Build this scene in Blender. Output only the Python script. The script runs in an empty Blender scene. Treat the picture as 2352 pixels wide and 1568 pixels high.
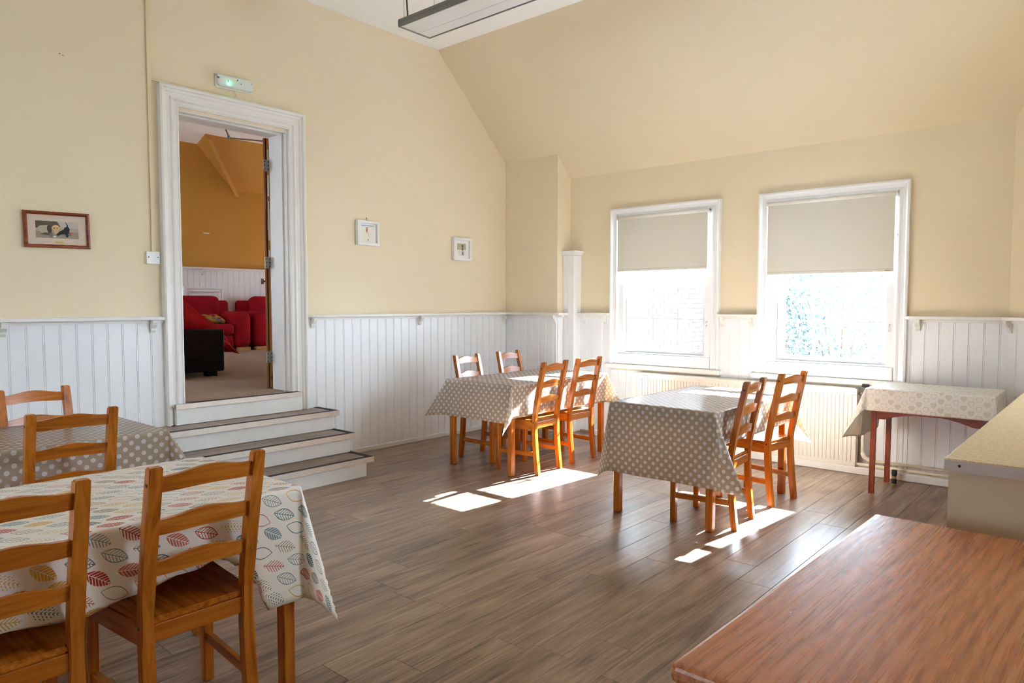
import bpy, bmesh, math, random
from mathutils import Matrix, Vector

random.seed(7)
S = bpy.context.scene
COL = S.collection
PI = math.pi

# ------------------------------------------------------------------ camera, sky, sun, exposure
cam_d = bpy.data.cameras.new('camera')
cam = bpy.data.objects.new('camera', cam_d)
COL.objects.link(cam)
cam_d.sensor_width = 36.0
cam_d.lens = 1626.86 / 2352 * 36
cam_d.clip_start = 0.05
_yaw, _pitch, _roll = (math.radians(v) for v in (-41.0307, -3.02267, 0.03907))
_f = Vector((math.sin(_yaw) * math.cos(_pitch), math.cos(_yaw) * math.cos(_pitch), math.sin(_pitch)))
_r = Vector((math.cos(_yaw), -math.sin(_yaw), 0))
_u = _r.cross(_f)
_r2 = math.cos(_roll) * _r + math.sin(_roll) * _u
_u2 = -math.sin(_roll) * _r + math.cos(_roll) * _u
cam.matrix_world = Matrix(((_r2.x, _u2.x, -_f.x, 0), (_r2.y, _u2.y, -_f.y, 0), (_r2.z, _u2.z, -_f.z, 1.38), (0, 0, 0, 1)))
S.camera = cam

world = bpy.data.worlds.new('sky')
S.world = world
world.use_nodes = True
world.node_tree.nodes['Background'].inputs[0].default_value = (0.65, 0.82, 1.0, 1)
world.node_tree.nodes['Background'].inputs[1].default_value = 7.6

sun_d = bpy.data.lights.new('sun', 'SUN')
sun_d.energy = 52.0
sun_d.angle = math.radians(0.55)
sun_d.color = (0.69, 0.845, 1.0)
sun = bpy.data.objects.new('sun', sun_d)
COL.objects.link(sun)
sun.rotation_euler = Vector((-0.073, -1.0, -0.585)).to_track_quat('-Z', 'Y').to_euler()
sun.location = (-2, 14, 9)

S.view_settings.view_transform = 'Standard'
S.view_settings.look = 'None'
S.view_settings.gamma = 1.0
S.view_settings.use_curve_mapping = False
S.view_settings.exposure = 2.4
cy = S.cycles
cy.max_bounces = 10
cy.diffuse_bounces = 7
cy.glossy_bounces = 4
cy.transmission_bounces = 6
cy.transparent_max_bounces = 12
cy.caustics_reflective = False
cy.caustics_refractive = False
cy.sample_clamp_indirect = 8.0
cy.use_denoising = True
cy.filter_width = 0.9


# ------------------------------------------------------------------ helpers: nodes and materials
def srgb(r, g, b):
    def c(v):
        v /= 255.0
        return v / 12.92 if v <= 0.04045 else ((v + 0.055) / 1.055) ** 2.4
    return (c(r), c(g), c(b), 1.0)


class G:
    """small node-graph writer"""
    def __init__(self, name):
        self.m = bpy.data.materials.new(name)
        self.m.use_nodes = True
        self.t = self.m.node_tree
        self.b = self.t.nodes['Principled BSDF']
        self.out = self.t.nodes['Material Output']

    def n(self, kind, **kw):
        x = self.t.nodes.new(kind)
        for k, v in kw.items():
            setattr(x, k, v)
        return x

    def put(self, sock, v):
        if isinstance(v, bpy.types.NodeSocket):
            self.t.links.new(v, sock)
        elif v is not None:
            sock.default_value = v

    def math(self, op, a, b=None, c=None):
        x = self.n('ShaderNodeMath', operation=op)
        self.put(x.inputs[0], a)
        self.put(x.inputs[1], b)
        self.put(x.inputs[2], c)
        return x.outputs[0]

    def mix(self, f, a, b):
        x = self.n('ShaderNodeMix', data_type='RGBA')
        self.put(x.inputs[0], f)
        self.put(x.inputs[6], a)
        self.put(x.inputs[7], b)
        return x.outputs[2]

    def coord(self, which='Object'):
        return self.n('ShaderNodeTexCoord').outputs[which]

    def mapping(self, vec, scale=(1, 1, 1), loc=(0, 0, 0)):
        x = self.n('ShaderNodeMapping')
        self.put(x.inputs[0], vec)
        x.inputs[1].default_value = loc
        x.inputs[3].default_value = scale
        return x.outputs[0]

    def noise(self, vec, scale, detail=3, rough=0.5, dist=0.0):
        x = self.n('ShaderNodeTexNoise')
        self.put(x.inputs['Vector'], vec)
        x.inputs['Scale'].default_value = scale
        x.inputs['Detail'].default_value = detail
        x.inputs['Roughness'].default_value = rough
        x.inputs['Distortion'].default_value = dist
        return x.outputs['Fac']

    def ramp(self, f, stops, mode='LINEAR'):
        x = self.n('ShaderNodeValToRGB')
        x.color_ramp.interpolation = mode
        e = x.color_ramp.elements
        while len(e) < len(stops):
            e.new(0.5)
        for el, (p, c) in zip(e, stops):
            el.position = p
            el.color = c
        self.put(x.inputs[0], f)
        return x.outputs[0]

    def bump(self, h, strength=0.2, dist=0.01):
        x = self.n('ShaderNodeBump')
        x.inputs['Strength'].default_value = strength
        x.inputs['Distance'].default_value = dist
        self.put(x.inputs['Height'], h)
        self.t.links.new(x.outputs[0], self.b.inputs['Normal'])

    def set(self, color=None, rough=None, spec=None, metal=None, coat=None):
        self.put(self.b.inputs['Base Color'], color)
        self.put(self.b.inputs['Roughness'], rough)
        self.put(self.b.inputs['Specular IOR Level'], spec)
        self.put(self.b.inputs['Metallic'], metal)
        self.put(self.b.inputs['Coat Weight'], coat)
        return self.m


def plain(name, color, rough=0.5, spec=0.5, metal=0.0, var=0.06, scale=6.0, bump=0.0, coat=0.0):
    g = G(name)
    v = g.coord()
    f = g.noise(v, scale, 3)
    c2 = tuple(max(0, k * (1 - var)) for k in color[:3]) + (1,)
    c1 = tuple(min(1, k * (1 + var)) for k in color[:3]) + (1,)
    g.set(g.mix(f, c2, c1), rough, spec, metal, coat)
    if bump:
        g.bump(g.noise(v, scale * 12, 4), bump, 0.004)
    return g.m


def wood(name, c_dark, c_mid, c_light, axis, rough=0.27, scale=1.0, coat=0.0, knots=True):
    g = G(name)
    v = g.coord()
    rnd = g.n('ShaderNodeObjectInfo').outputs['Random']
    comb = g.n('ShaderNodeCombineXYZ')
    k = g.math('MULTIPLY', rnd, 13.0)
    for i in range(3):
        g.put(comb.inputs[i], k)
    add = g.n('ShaderNodeVectorMath', operation='ADD')
    g.put(add.inputs[0], v)
    g.put(add.inputs[1], comb.outputs[0])
    sc = [26.0, 26.0, 26.0]
    sc[axis] = 1.6
    mp = g.mapping(add.outputs[0], tuple(s * scale for s in sc))
    a = g.noise(mp, 1.0, 4, 0.6, 1.2)
    sc2 = [90.0, 90.0, 90.0]
    sc2[axis] = 3.0
    fine = g.noise(g.mapping(add.outputs[0], tuple(s * scale for s in sc2)), 1.0, 2, 0.5)
    f = g.math('ADD', g.math('MULTIPLY', a, 0.75), g.math('MULTIPLY', fine, 0.25))
    f = g.math('ADD', f, g.math('MULTIPLY', g.math('SUBTRACT', rnd, 0.5), 0.12))
    col = g.ramp(f, [(0.30, c_dark), (0.50, c_mid), (0.72, c_light)])
    if knots:
        kn = g.noise(g.mapping(add.outputs[0], (5, 5, 5)), 1.0, 1, 0.4)
        kf = g.ramp(kn, [(0.76, (0, 0, 0, 1)), (0.80, (1, 1, 1, 1))])
        col = g.mix(kf, col, tuple(x * 0.35 for x in c_dark[:3]) + (1,))
    g.set(col, rough, 0.5, 0, coat)
    g.bump(fine, 0.08, 0.002)
    return g.m


MAT = {}
# painted plaster with faint trowel marks
def plaster(name, col, var=0.05):
    g = G(name)
    v = g.coord()
    f = g.noise(v, 0.9, 4, 0.55)
    c2 = tuple(k * (1 - var) for k in col[:3]) + (1,)
    c1 = tuple(min(1, k * (1 + var * 0.5)) for k in col[:3]) + (1,)
    g.set(g.mix(f, c2, c1), 0.62, 0.35)
    g.bump(g.math('ADD', g.math('MULTIPLY', g.noise(v, 2.2, 3), 2.0), g.math('MULTIPLY', g.noise(v, 60, 4), 0.15)), 0.12, 0.02)
    return g.m


MAT['cream'] = plaster('cream_wall_paint', srgb(229, 213, 183))
MAT['ochre'] = plaster('ochre_wall_paint', srgb(196, 140, 62), 0.08)
MAT['ceiling'] = plaster('white_ceiling_paint', srgb(246, 245, 245), 0.01)
MAT['white'] = plain('white_gloss_paint', srgb(232, 232, 233), 0.34, 0.5, 0, 0.02, 5, 0.0)
MAT['sash'] = plain('shade_greyed_sash_paint', srgb(208, 211, 217), 0.36, 0.5, 0, 0.02, 5)  # white paint greyed with painted-in shade so bars show against the sky
MAT['whiteold'] = plain('worn_white_paint', srgb(226, 223, 218), 0.42, 0.5, 0, 0.05, 4, 0.0)
MAT['stepwhite'] = plain('scuffed_white_paint', srgb(230, 227, 221), 0.45, 0.4, 0, 0.08, 7, 0.05)
MAT['creamtrim'] = plain('cream_trunking', srgb(224, 207, 168), 0.5, 0.4, 0, 0.02)
MAT['pvc'] = plain('white_plastic', srgb(228, 226, 222), 0.35, 0.5, 0, 0.01)
MAT['radiator'] = plain('ivory_radiator_enamel', srgb(222, 215, 202), 0.35, 0.5, 0, 0.015)
MAT['pipe'] = plain('cream_painted_pipe', srgb(226, 214, 190), 0.4, 0.5, 0, 0.04)
MAT['alu'] = plain('worn_aluminium', srgb(196, 186, 174), 0.42, 0.5, 0.75, 0.12, 14)
MAT['rubber'] = plain('black_rubber', srgb(52, 54, 58), 0.75, 0.3, 0, 0.1)
MAT['dark'] = plain('dark_gap', srgb(30, 28, 26), 0.8, 0.2, 0, 0.1)
MAT['steel'] = plain('aged_steel', srgb(150, 145, 135), 0.4, 0.5, 0.9, 0.1, 20)
MAT['brass'] = plain('brass', srgb(205, 170, 80), 0.3, 0.5, 0.8, 0.05)
MAT['lampmetal'] = plain('grey_lamp_metal', srgb(126, 124, 118), 0.4, 0.5, 0.3, 0.03)
MAT['redfab'] = plain('crimson_upholstery', srgb(146, 12, 28), 0.9, 0.15, 0, 0.15, 9, 0.1)
MAT['throw'] = plain('bright_red_throw', srgb(196, 20, 40), 0.6, 0.3, 0, 0.12, 7, 0.05)
MAT['leather'] = plain('black_leather', srgb(9, 11, 21), 0.45, 0.3, 0, 0.15, 10, 0.05)
MAT['blockfoot'] = plain('beech_foot', srgb(196, 150, 88), 0.5, 0.4, 0, 0.08)
MAT['carpet'] = plain('beige_carpet', srgb(164, 144, 126), 0.95, 0.1, 0, 0.12, 40, 0.5)
MAT['blindtube'] = plain('white_blind_roll', srgb(232, 229, 222), 0.6, 0.3, 0, 0.01)
MAT['mahogany'] = wood('mahogany', srgb(92, 26, 4), srgb(126, 42, 8), srgb(146, 58, 14), 2, 0.35, 1, 0, False)
MAT['mahoganyx'] = wood('mahogany_rail', srgb(92, 26, 4), srgb(126, 42, 8), srgb(146, 58, 14), 0, 0.35, 1, 0, False)
_d, _m, _l = srgb(126, 62, 10), srgb(172, 95, 24), srgb(196, 122, 44)
MAT['pine_z'] = wood('stained_pine_upright', _d, _m, _l, 2)
MAT['pine_y'] = wood('stained_pine_slat', _d, _m, _l, 1)
MAT['pine_x'] = wood('stained_pine_rail', _d, _m, _l, 0)
MAT['chip'] = plain('rusty_stain', srgb(110, 64, 40), 0.8, 0.2, 0, 0.3, 90)
MAT['doorwood'] = wood('varnished_door_edge', srgb(110, 58, 18), srgb(160, 96, 38), srgb(188, 122, 58), 2, 0.4)
MAT['frameredwood'] = wood('red_brown_frame', srgb(84, 26, 4), srgb(134, 56, 14), srgb(160, 74, 24), 1, 0.3, 2, 0, False)
MAT['tube_glass'] = None


def old_tabletop():
    g = G('worn_orange_pine_tabletop')
    v = g.coord()
    warp = g.noise(g.mapping(v, (2.6, 0.55, 2.6)), 1.0, 2, 0.5)
    x = g.n('ShaderNodeSeparateXYZ')
    g.put(x.inputs[0], v)
    ring = g.math('ADD', g.math('MULTIPLY', x.outputs[0], 34.0), g.math('MULTIPLY', warp, 13.0))
    w = g.math('ABSOLUTE', g.math('SUBTRACT', g.math('FRACT', ring), 0.5))
    fine = g.noise(g.mapping(v, (170, 4, 170)), 1.0, 3, 0.5, 0.3)
    f = g.math('ADD', g.math('MULTIPLY', w, 0.55), g.math('MULTIPLY', fine, 0.62))
    col = g.ramp(f, [(0.25, srgb(142, 76, 34)), (0.48, srgb(172, 101, 54)), (0.75, srgb(188, 118, 68))])
    sn = g.noise(g.mapping(v, (90, 30, 90)), 1.0, 3, 0.7, 1.5)
    patch = g.noise(v, 3.2, 2)
    scr = g.math('MULTIPLY', g.ramp(sn, [(0.63, (0, 0, 0, 1)), (0.69, (1, 1, 1, 1))]), g.ramp(patch, [(0.52, (0, 0, 0, 1)), (0.62, (1, 1, 1, 1))]))
    col = g.mix(g.math('MULTIPLY', scr, 0.55), col, srgb(214, 188, 160))
    dent = g.noise(g.mapping(v, (60, 26, 60)), 1.0, 2, 0.5)
    g.set(col, g.math('ADD', 0.20, g.math('MULTIPLY', fine, 0.16)), 0.55)
    g.bump(g.math('SUBTRACT', g.math('ADD', g.math('MULTIPLY', fine, 0.6), g.math('MULTIPLY', w, 0.5)), g.math('MULTIPLY', g.ramp(dent, [(0.68, (0, 0, 0, 1)), (0.75, (1, 1, 1, 1))]), 1.6)), 0.10, 0.004)
    return g.m


def plank_vinyl():
    g = G('grey_brown_vinyl_plank')
    v = g.coord()
    rnd = g.n('ShaderNodeObjectInfo').outputs['Random']
    comb = g.n('ShaderNodeCombineXYZ')
    g.put(comb.inputs[0], g.math('MULTIPLY', rnd, 37.0))
    g.put(comb.inputs[1], g.math('MULTIPLY', rnd, 91.0))
    add = g.n('ShaderNodeVectorMath', operation='ADD')
    g.put(add.inputs[0], v)
    g.put(add.inputs[1], comb.outputs[0])
    a = g.noise(g.mapping(add.outputs[0], (17, 1.1, 1)), 1.0, 4, 0.6, 1.6)
    b = g.noise(g.mapping(add.outputs[0], (120, 4.0, 1)), 1.0, 3, 0.6)
    c = g.noise(g.mapping(add.outputs[0], (5, 2.2, 1)), 1.0, 2, 0.5)
    f = g.math('ADD', g.math('ADD', g.math('MULTIPLY', a, 0.55), g.math('MULTIPLY', b, 0.3)), g.math('MULTIPLY', c, 0.2))
    f = g.math('ADD', f, g.math('MULTIPLY', g.math('SUBTRACT', rnd, 0.5), 0.10))
    col = g.ramp(f, [(0.37, srgb(76, 55, 41)), (0.46, srgb(116, 91, 72)), (0.57, srgb(146, 119, 97)), (0.70, srgb(170, 146, 124))])
    g.set(col, g.math('ADD', 0.25, g.math('MULTIPLY', b, 0.14)), 0.5)
    g.bump(b, 0.10, 0.002)
    return g.m


MAT['tabletop'] = old_tabletop()
MAT['vinyl'] = plank_vinyl()


def polka(name, base, dot):
    g = G(name)
    uv = g.n('ShaderNodeSeparateXYZ')
    g.put(uv.inputs[0], g.coord('UV'))
    a = 0.0405
    k = 1 / (math.sqrt(2) * a)
    p = g.math('MULTIPLY', g.math('ADD', uv.outputs[0], uv.outputs[1]), k)
    q = g.math('MULTIPLY', g.math('SUBTRACT', uv.outputs[0], uv.outputs[1]), k)
    fp = g.math('SUBTRACT', g.math('FRACT', p), 0.5)
    fq = g.math('SUBTRACT', g.math('FRACT', q), 0.5)
    d = g.math('SQRT', g.math('ADD', g.math('MULTIPLY', fp, fp), g.math('MULTIPLY', fq, fq)))
    msk = g.math('LESS_THAN', d, 0.275)
    g.set(g.mix(msk, base, dot), 0.22, 0.6)
    return cloth_shader(g, 0.45)


def cloth_shader(g, tr):
    """thin oilcloth: some light comes through"""
    tl = g.n('ShaderNodeBsdfTranslucent')
    l = g.b.inputs['Base Color'].links
    if l:
        g.t.links.new(l[0].from_socket, tl.inputs[0])
    ms = g.n('ShaderNodeMixShader')
    ms.inputs[0].default_value = tr
    g.t.links.new(g.b.outputs[0], ms.inputs[1])
    g.t.links.new(tl.outputs[0], ms.inputs[2])
    g.t.links.new(ms.outputs[0], g.out.inputs[0])
    return g.m


def leaf_print():
    g = G('leaf_print_oilcloth')
    uv = g.n('ShaderNodeSeparateXYZ')
    g.put(uv.inputs[0], g.coord('UV'))
    cx, cyy, L, W = 0.090, 0.056, 0.041, 0.0205
    rv = g.math('DIVIDE', uv.outputs[1], cyy)
    row = g.math('FLOOR', rv)
    half = g.math('MULTIPLY', g.math('FLOORED_MODULO', row, 2.0), 0.5)
    cu = g.math('ADD', g.math('DIVIDE', uv.outputs[0], cx), half)
    col = g.math('FLOOR', cu)
    lx = g.math('MULTIPLY', g.math('SUBTRACT', g.math('FRACT', cu), 0.5), cx)
    ly = g.math('MULTIPLY', g.math('SUBTRACT', g.math('FRACT', rv), 0.5), cyy)
    wn = g.n('ShaderNodeTexWhiteNoise', noise_dimensions='2D')
    cb = g.n('ShaderNodeCombineXYZ')
    g.put(cb.inputs[0], col)
    g.put(cb.inputs[1], row)
    g.put(wn.inputs['Vector'], cb.outputs[0])
    sp = g.n('ShaderNodeSeparateColor')
    g.put(sp.inputs[0], wn.outputs['Color'])
    w1, w2, w3 = sp.outputs[0], sp.outputs[1], sp.outputs[2]
    ang = g.math('ADD', g.math('MULTIPLY', w2, 0.5), 0.15)
    ca, sa = g.math('COSINE', ang), g.math('SINE', ang)
    x = g.math('ADD', g.math('MULTIPLY', lx, ca), g.math('MULTIPLY', ly, sa))
    y = g.math('SUBTRACT', g.math('MULTIPLY', ly, ca), g.math('MULTIPLY', lx, sa))
    xl = g.math('DIVIDE', x, L)
    env = g.math('MULTIPLY', g.math('SUBTRACT', 1.0, g.math('MULTIPLY', xl, xl)), W)
    ay = g.math('ABSOLUTE', y)
    inside = g.math('LESS_THAN', ay, env)
    rim = g.math('GREATER_THAN', ay, g.math('SUBTRACT', env, 0.0028))
    mid = g.math('LESS_THAN', ay, 0.0010)
    chev = g.math('FRACT', g.math('DIVIDE', g.math('SUBTRACT', x, g.math('MULTIPLY', ay, 0.9)), 0.0105))
    vein = g.math('LESS_THAN', chev, 0.24)
    fern = g.math('LESS_THAN', chev, 0.34)
    dots = g.math('MULTIPLY', fern, g.math('LESS_THAN', g.math('FRACT', g.math('DIVIDE', ay, 0.0075)), 0.6))

    def OR(a, b):
        return g.math('MAXIMUM', a, b)

    def NOT(a):
        return g.math('SUBTRACT', 1.0, a)
    t_fill = NOT(OR(vein, mid))
    t_line = rim
    t_vein = OR(OR(rim, mid), g.math('MULTIPLY', vein, 1.0))
    t_fern = OR(mid, fern)

    def pick(lo, hi):
        return g.math('MULTIPLY', g.math('GREATER_THAN', w1, lo), g.math('LESS_THAN', w1, hi))
    m = g.math('MULTIPLY', t_fill, pick(-1, 0.30))
    for tt, lo, hi in ((t_line, 0.30, 0.44), (t_vein, 0.44, 0.66), (t_fern, 0.66, 0.86), (dots, 0.86, 2)):
        m = g.math('ADD', m, g.math('MULTIPLY', tt, pick(lo, hi)))
    m = g.math('MULTIPLY', m, inside)
    colr = g.ramp(w3, [(0.0, srgb(62, 116, 122)), (0.18, srgb(176, 52, 44)), (0.36, srgb(212, 164, 58)), (0.54, srgb(150, 142, 128)),
                       (0.70, srgb(196, 106, 92)), (0.84, srgb(120, 146, 152))], 'CONSTANT')
    g.set(g.mix(m, srgb(234, 229, 221), colr), 0.42, 0.4)
    return cloth_shader(g, 0.08)


def heart_print():
    g = G('heart_print_oilcloth')
    uv = g.n('ShaderNodeSeparateXYZ')
    g.put(uv.inputs[0], g.coord('UV'))
    cx, cyy, R = 0.088, 0.062, 0.021
    cu = g.math('DIVIDE', uv.outputs[0], cx * 0.5)
    colm = g.math('FLOOR', cu)
    half = g.math('MULTIPLY', g.math('FLOORED_MODULO', colm, 2.0), 0.5)
    rv = g.math('ADD', g.math('DIVIDE', uv.outputs[1], cyy), half)
    row = g.math('FLOOR', rv)
    x = g.math('DIVIDE', g.math('MULTIPLY', g.math('SUBTRACT', g.math('FRACT', cu), 0.5), cx * 0.5), R * 0.88)
    y = g.math('DIVIDE', g.math('SUBTRACT', g.math('MULTIPLY', g.math('SUBTRACT', g.math('FRACT', rv), 0.5), cyy), 0.003), R * 0.95)

    def heart(k):
        xx = g.math('MULTIPLY', g.math('MULTIPLY', x, k), g.math('MULTIPLY', x, k))
        yy = g.math('MULTIPLY', y, k)
        a = g.math('SUBTRACT', g.math('ADD', xx, g.math('MULTIPLY', yy, yy)), 1.0)
        a3 = g.math('MULTIPLY', g.math('MULTIPLY', a, a), a)
        y3 = g.math('MULTIPLY', g.math('MULTIPLY', yy, yy), yy)
        return g.math('LESS_THAN', g.math('SUBTRACT', a3, g.math('MULTIPLY', xx, y3)), 0.0)
    wn = g.n('ShaderNodeTexWhiteNoise', noise_dimensions='2D')
    cb = g.n('ShaderNodeCombineXYZ')
    g.put(cb.inputs[0], colm)
    g.put(cb.inputs[1], row)
    g.put(wn.inputs['Vector'], cb.outputs[0])
    w = wn.outputs['Value']
    big, small = heart(1.12), heart(1.42)
    line = g.math('MULTIPLY', big, g.math('SUBTRACT', 1.0, small))
    fill = g.math('MULTIPLY', big, g.math('GREATER_THAN', w, 0.62))
    m = g.math('MAXIMUM', line, g.math('MULTIPLY', fill, 0.85))
    g.set(g.mix(g.math('MULTIPLY', m, 0.75), srgb(232, 228, 219), srgb(196, 188, 164)), 0.35, 0.45)
    return cloth_shader(g, 0.15)


MAT['polka'] = polka('taupe_polka_dot_oilcloth', srgb(196, 178, 157), srgb(238, 235, 232))
MAT['leaf'] = leaf_print()
MAT['heart'] = heart_print()
g_ = G('cloth_reverse')
g_.set(srgb(226, 218, 204), 0.7, 0.2)
g_.put(g_.b.inputs['Base Color'], g_.mix(g_.noise(g_.coord(), 20, 2), srgb(222, 214, 200), srgb(230, 222, 208)))
MAT['reverse'] = cloth_shader(g_, 0.65)
g_ = G('roller_blind_fabric')
g_.set(g_.mix(g_.noise(g_.mapping(g_.coord(), (900, 900, 900)), 1.0, 1), srgb(206, 200, 188), srgb(216, 211, 200)), 0.85, 0.1)
MAT['blind'] = cloth_shader(g_, 0.03)
g_ = G('window_glass')
_tr = g_.n('ShaderNodeBsdfTransparent')
_gl = g_.n('ShaderNodeBsdfGlossy')
_gl.inputs['Roughness'].default_value = 0.02
_fr = g_.n('ShaderNodeFresnel')
_ms = g_.n('ShaderNodeMixShader')
g_.put(_ms.inputs[0], g_.math('MULTIPLY', _fr.outputs[0], 0.8))
g_.t.links.new(_tr.outputs[0], _ms.inputs[1])
g_.t.links.new(_gl.outputs[0], _ms.inputs[2])
g_.t.links.new(_ms.outputs[0], g_.out.inputs[0])
MAT['glass'] = g_.m
g_ = G('speckled_beige_laminate')
_sp = g_.noise(g_.coord(), 170, 2, 0.6)
g_.set(g_.ramp(_sp, [(0.35, srgb(166, 142, 104)), (0.5, srgb(186, 163, 126)), (0.68, srgb(198, 180, 148))]), 0.4, 0.4)
MAT['laminate'] = g_.m
MAT['lamedge'] = plain('grey_mauve_edge_strip', srgb(184, 172, 166), 0.4, 0.4, 0, 0.02)
MAT['counterpanel'] = plain('beige_counter_panel', srgb(200, 180, 152), 0.5, 0.4, 0, 0.03, 3)
g_ = G('frosted_diffuser')
g_.set(g_.mix(g_.noise(g_.mapping(g_.coord(), (1, 9, 1)), 1.0, 2), srgb(222, 222, 226), srgb(240, 234, 224)), 0.4, 0.4)
MAT['diffuser'] = cloth_shader(g_, 0.12)
g_ = G('green_indicator_light')
g_.set(srgb(40, 220, 120), 0.3)
g_.b.inputs['Emission Color'].default_value = (0.05, 0.9, 0.35, 1)
g_.b.inputs['Emission Strength'].default_value = 14.0
g_.put(g_.b.inputs['Base Color'], g_.mix(g_.noise(g_.coord(), 30, 1), srgb(40, 220, 120), srgb(60, 230, 140)))
MAT['led'] = g_.m
MAT['brick'] = None
g_ = G('outdoor_red_brick')
_rn = g_.n('ShaderNodeObjectInfo').outputs['Random']
g_.set(g_.mix(g_.noise(g_.coord(), 9, 3), g_.ramp(_rn, [(0, srgb(66, 48, 45)), (0.5, srgb(74, 56, 53)), (0.9, srgb(54, 50, 58))]), srgb(78, 62, 60)), 0.85, 0.2)
MAT['brick'] = g_.m
MAT['mortar'] = plain('mortar', srgb(96, 92, 90), 0.9, 0.1, 0, 0.08, 30)
MAT['leafgreen'] = plain('outdoor_foliage', srgb(82, 96, 100), 0.6, 0.3, 0, 0.35, 3)  # leaf colour pulled towards blue-grey to imitate glare outside
MAT['bark'] = plain('bark', srgb(92, 78, 64), 0.9, 0.1, 0, 0.2, 9)
MAT['tarmac'] = plain('pale_yard_paving', srgb(140, 138, 132), 0.9, 0.1, 0, 0.1, 3)


# ------------------------------------------------------------------ helpers: meshes and objects
def link(name, me, parent=None, loc=None):
    o = bpy.data.objects.new(name, me)
    COL.objects.link(o)
    if parent is not None:
        o.parent = parent
    if loc is not None:
        o.location = loc
    return o


def tag(o, label=None, cat=None, group=None, kind=None):
    if label:
        o['label'] = label
    if cat:
        o['category'] = cat
    if group:
        o['group'] = group
    if kind:
        o['kind'] = kind
    return o


def empty(name, loc=(0, 0, 0), rz=0.0):
    o = bpy.data.objects.new(name, None)
    o.empty_display_size = 0.1
    COL.objects.link(o)
    o.location = loc
    o.rotation_euler = (0, 0, rz)
    return o


def box(bm, lo, hi, bev=0.0, seg=1, mi=0):
    lo, hi = [min(a, b) for a, b in zip(lo, hi)], [max(a, b) for a, b in zip(lo, hi)]
    t = bmesh.new()
    bmesh.ops.create_cube(t, size=1.0)
    for v in t.verts:
        v.co = Vector([(lo[i] + hi[i]) / 2 + v.co[i] * (hi[i] - lo[i]) for i in range(3)])
    if bev > 0:
        bev = min(bev, 0.49 * min(hi[i] - lo[i] for i in range(3)))
        bmesh.ops.bevel(t, geom=list(t.edges), offset=bev, segments=seg, profile=0.5, affect='EDGES')
    merge(bm, t, mi)


def merge(bm, t, mi=0):
    vm = {v: bm.verts.new(v.co) for v in t.verts}
    for f in t.faces:
        try:
            nf = bm.faces.new([vm[v] for v in f.verts])
            nf.material_index = mi
            nf.smooth = f.smooth
        except ValueError:
            pass
    t.free()


def poly_prism(bm, pts, depth, place, mi=0):
    """pts: 2D outline; place(a, b, d) -> 3D"""
    a = [bm.verts.new(place(p[0], p[1], 0)) for p in pts]
    b = [bm.verts.new(place(p[0], p[1], depth)) for p in pts]
    n = len(pts)
    fs = [bm.faces.new(a[::-1]), bm.faces.new(b)]
    for i in range(n):
        fs.append(bm.faces.new([a[i], a[(i + 1) % n], b[(i + 1) % n], b[i]]))
    for f in fs:
        f.material_index = mi


def tube(bm, path, r, seg=10, cap=True, mi=0):
    path = [Vector(p) for p in path]
    rr = r if isinstance(r, (list, tuple)) else [r] * len(path)
    rings = []
    up = Vector((0, 0, 1))
    for i, p in enumerate(path):
        d = (path[min(i + 1, len(path) - 1)] - path[max(i - 1, 0)]).normalized()
        ref = up if abs(d.dot(up)) < 0.95 else Vector((1, 0, 0))
        s = d.cross(ref).normalized()
        t = s.cross(d).normalized()
        rings.append([bm.verts.new(p + rr[i] * (math.cos(2 * PI * k / seg) * s + math.sin(2 * PI * k / seg) * t)) for k in range(seg)])
    for a, b in zip(rings, rings[1:]):
        for k in range(seg):
            f = bm.faces.new([a[k], a[(k + 1) % seg], b[(k + 1) % seg], b[k]])
            f.smooth = True
            f.material_index = mi
    if cap:
        for ring in (rings[0][::-1], rings[-1]):
            f = bm.faces.new(ring)
            f.material_index = mi


def done(name, bm, mats, parent=None, loc=None, smooth=False):
    bmesh.ops.recalc_face_normals(bm, faces=list(bm.faces))
    me = bpy.data.meshes.new(name)
    bm.to_mesh(me)
    bm.free()
    if not isinstance(mats, (list, tuple)):
        mats = [mats]
    for m in mats:
        me.materials.append(m)
    if smooth:
        for p in me.polygons:
            p.use_smooth = True
    return link(name, me, parent, loc)


def boxobj(name, lo, hi, m, parent=None, bev=0.0, seg=1, smooth=False):
    bm = bmesh.new()
    box(bm, lo, hi, bev, seg)
    return done(name, bm, m, parent, None, smooth)


def prismobj(name, pts, depth, place, m, parent=None):
    bm = bmesh.new()
    poly_prism(bm, pts, depth, place)
    return done(name, bm, m, parent)


def tubeobj(name, path, r, m, parent=None, seg=10):
    bm = bmesh.new()
    tube(bm, path, r, seg)
    return done(name, bm, m, parent)


def copy_tree(o, parent=None):
    c = o.copy()
    COL.objects.link(c)
    c.parent = parent
    for ch in list(o.children):
        copy_tree(ch, c)
    return c


def moulding(a0, a1, b0, b1, prof, place, m, parent, name, closed=False):
    """mitred moulding round a rectangle; one object for each side. prof: (inset, proud)"""
    def corner(k, t):
        if closed:
            return [(a0 + t, b0 + t), (a0 + t, b1 - t), (a1 - t, b1 - t), (a1 - t, b0 + t)][k % 4]
        return [(a0 + t, b0), (a0 + t, b1 - t), (a1 - t, b1 - t), (a1 - t, b0)][k]
    obs = []
    for k in range(4 if closed else 3):
        bm = bmesh.new()
        rows = []
        for kk in (k, k + 1):
            rows.append([bm.verts.new(place(*corner(kk, t), p)) for t, p in prof])
        n = len(prof)
        for i in range(n):
            j = (i + 1) % n
            bm.faces.new([rows[0][i], rows[0][j], rows[1][j], rows[1][i]])
        bm.faces.new(rows[0][::-1])
        bm.faces.new(rows[1])
        obs.append(done(name, bm, m, parent))
    return obs


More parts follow.
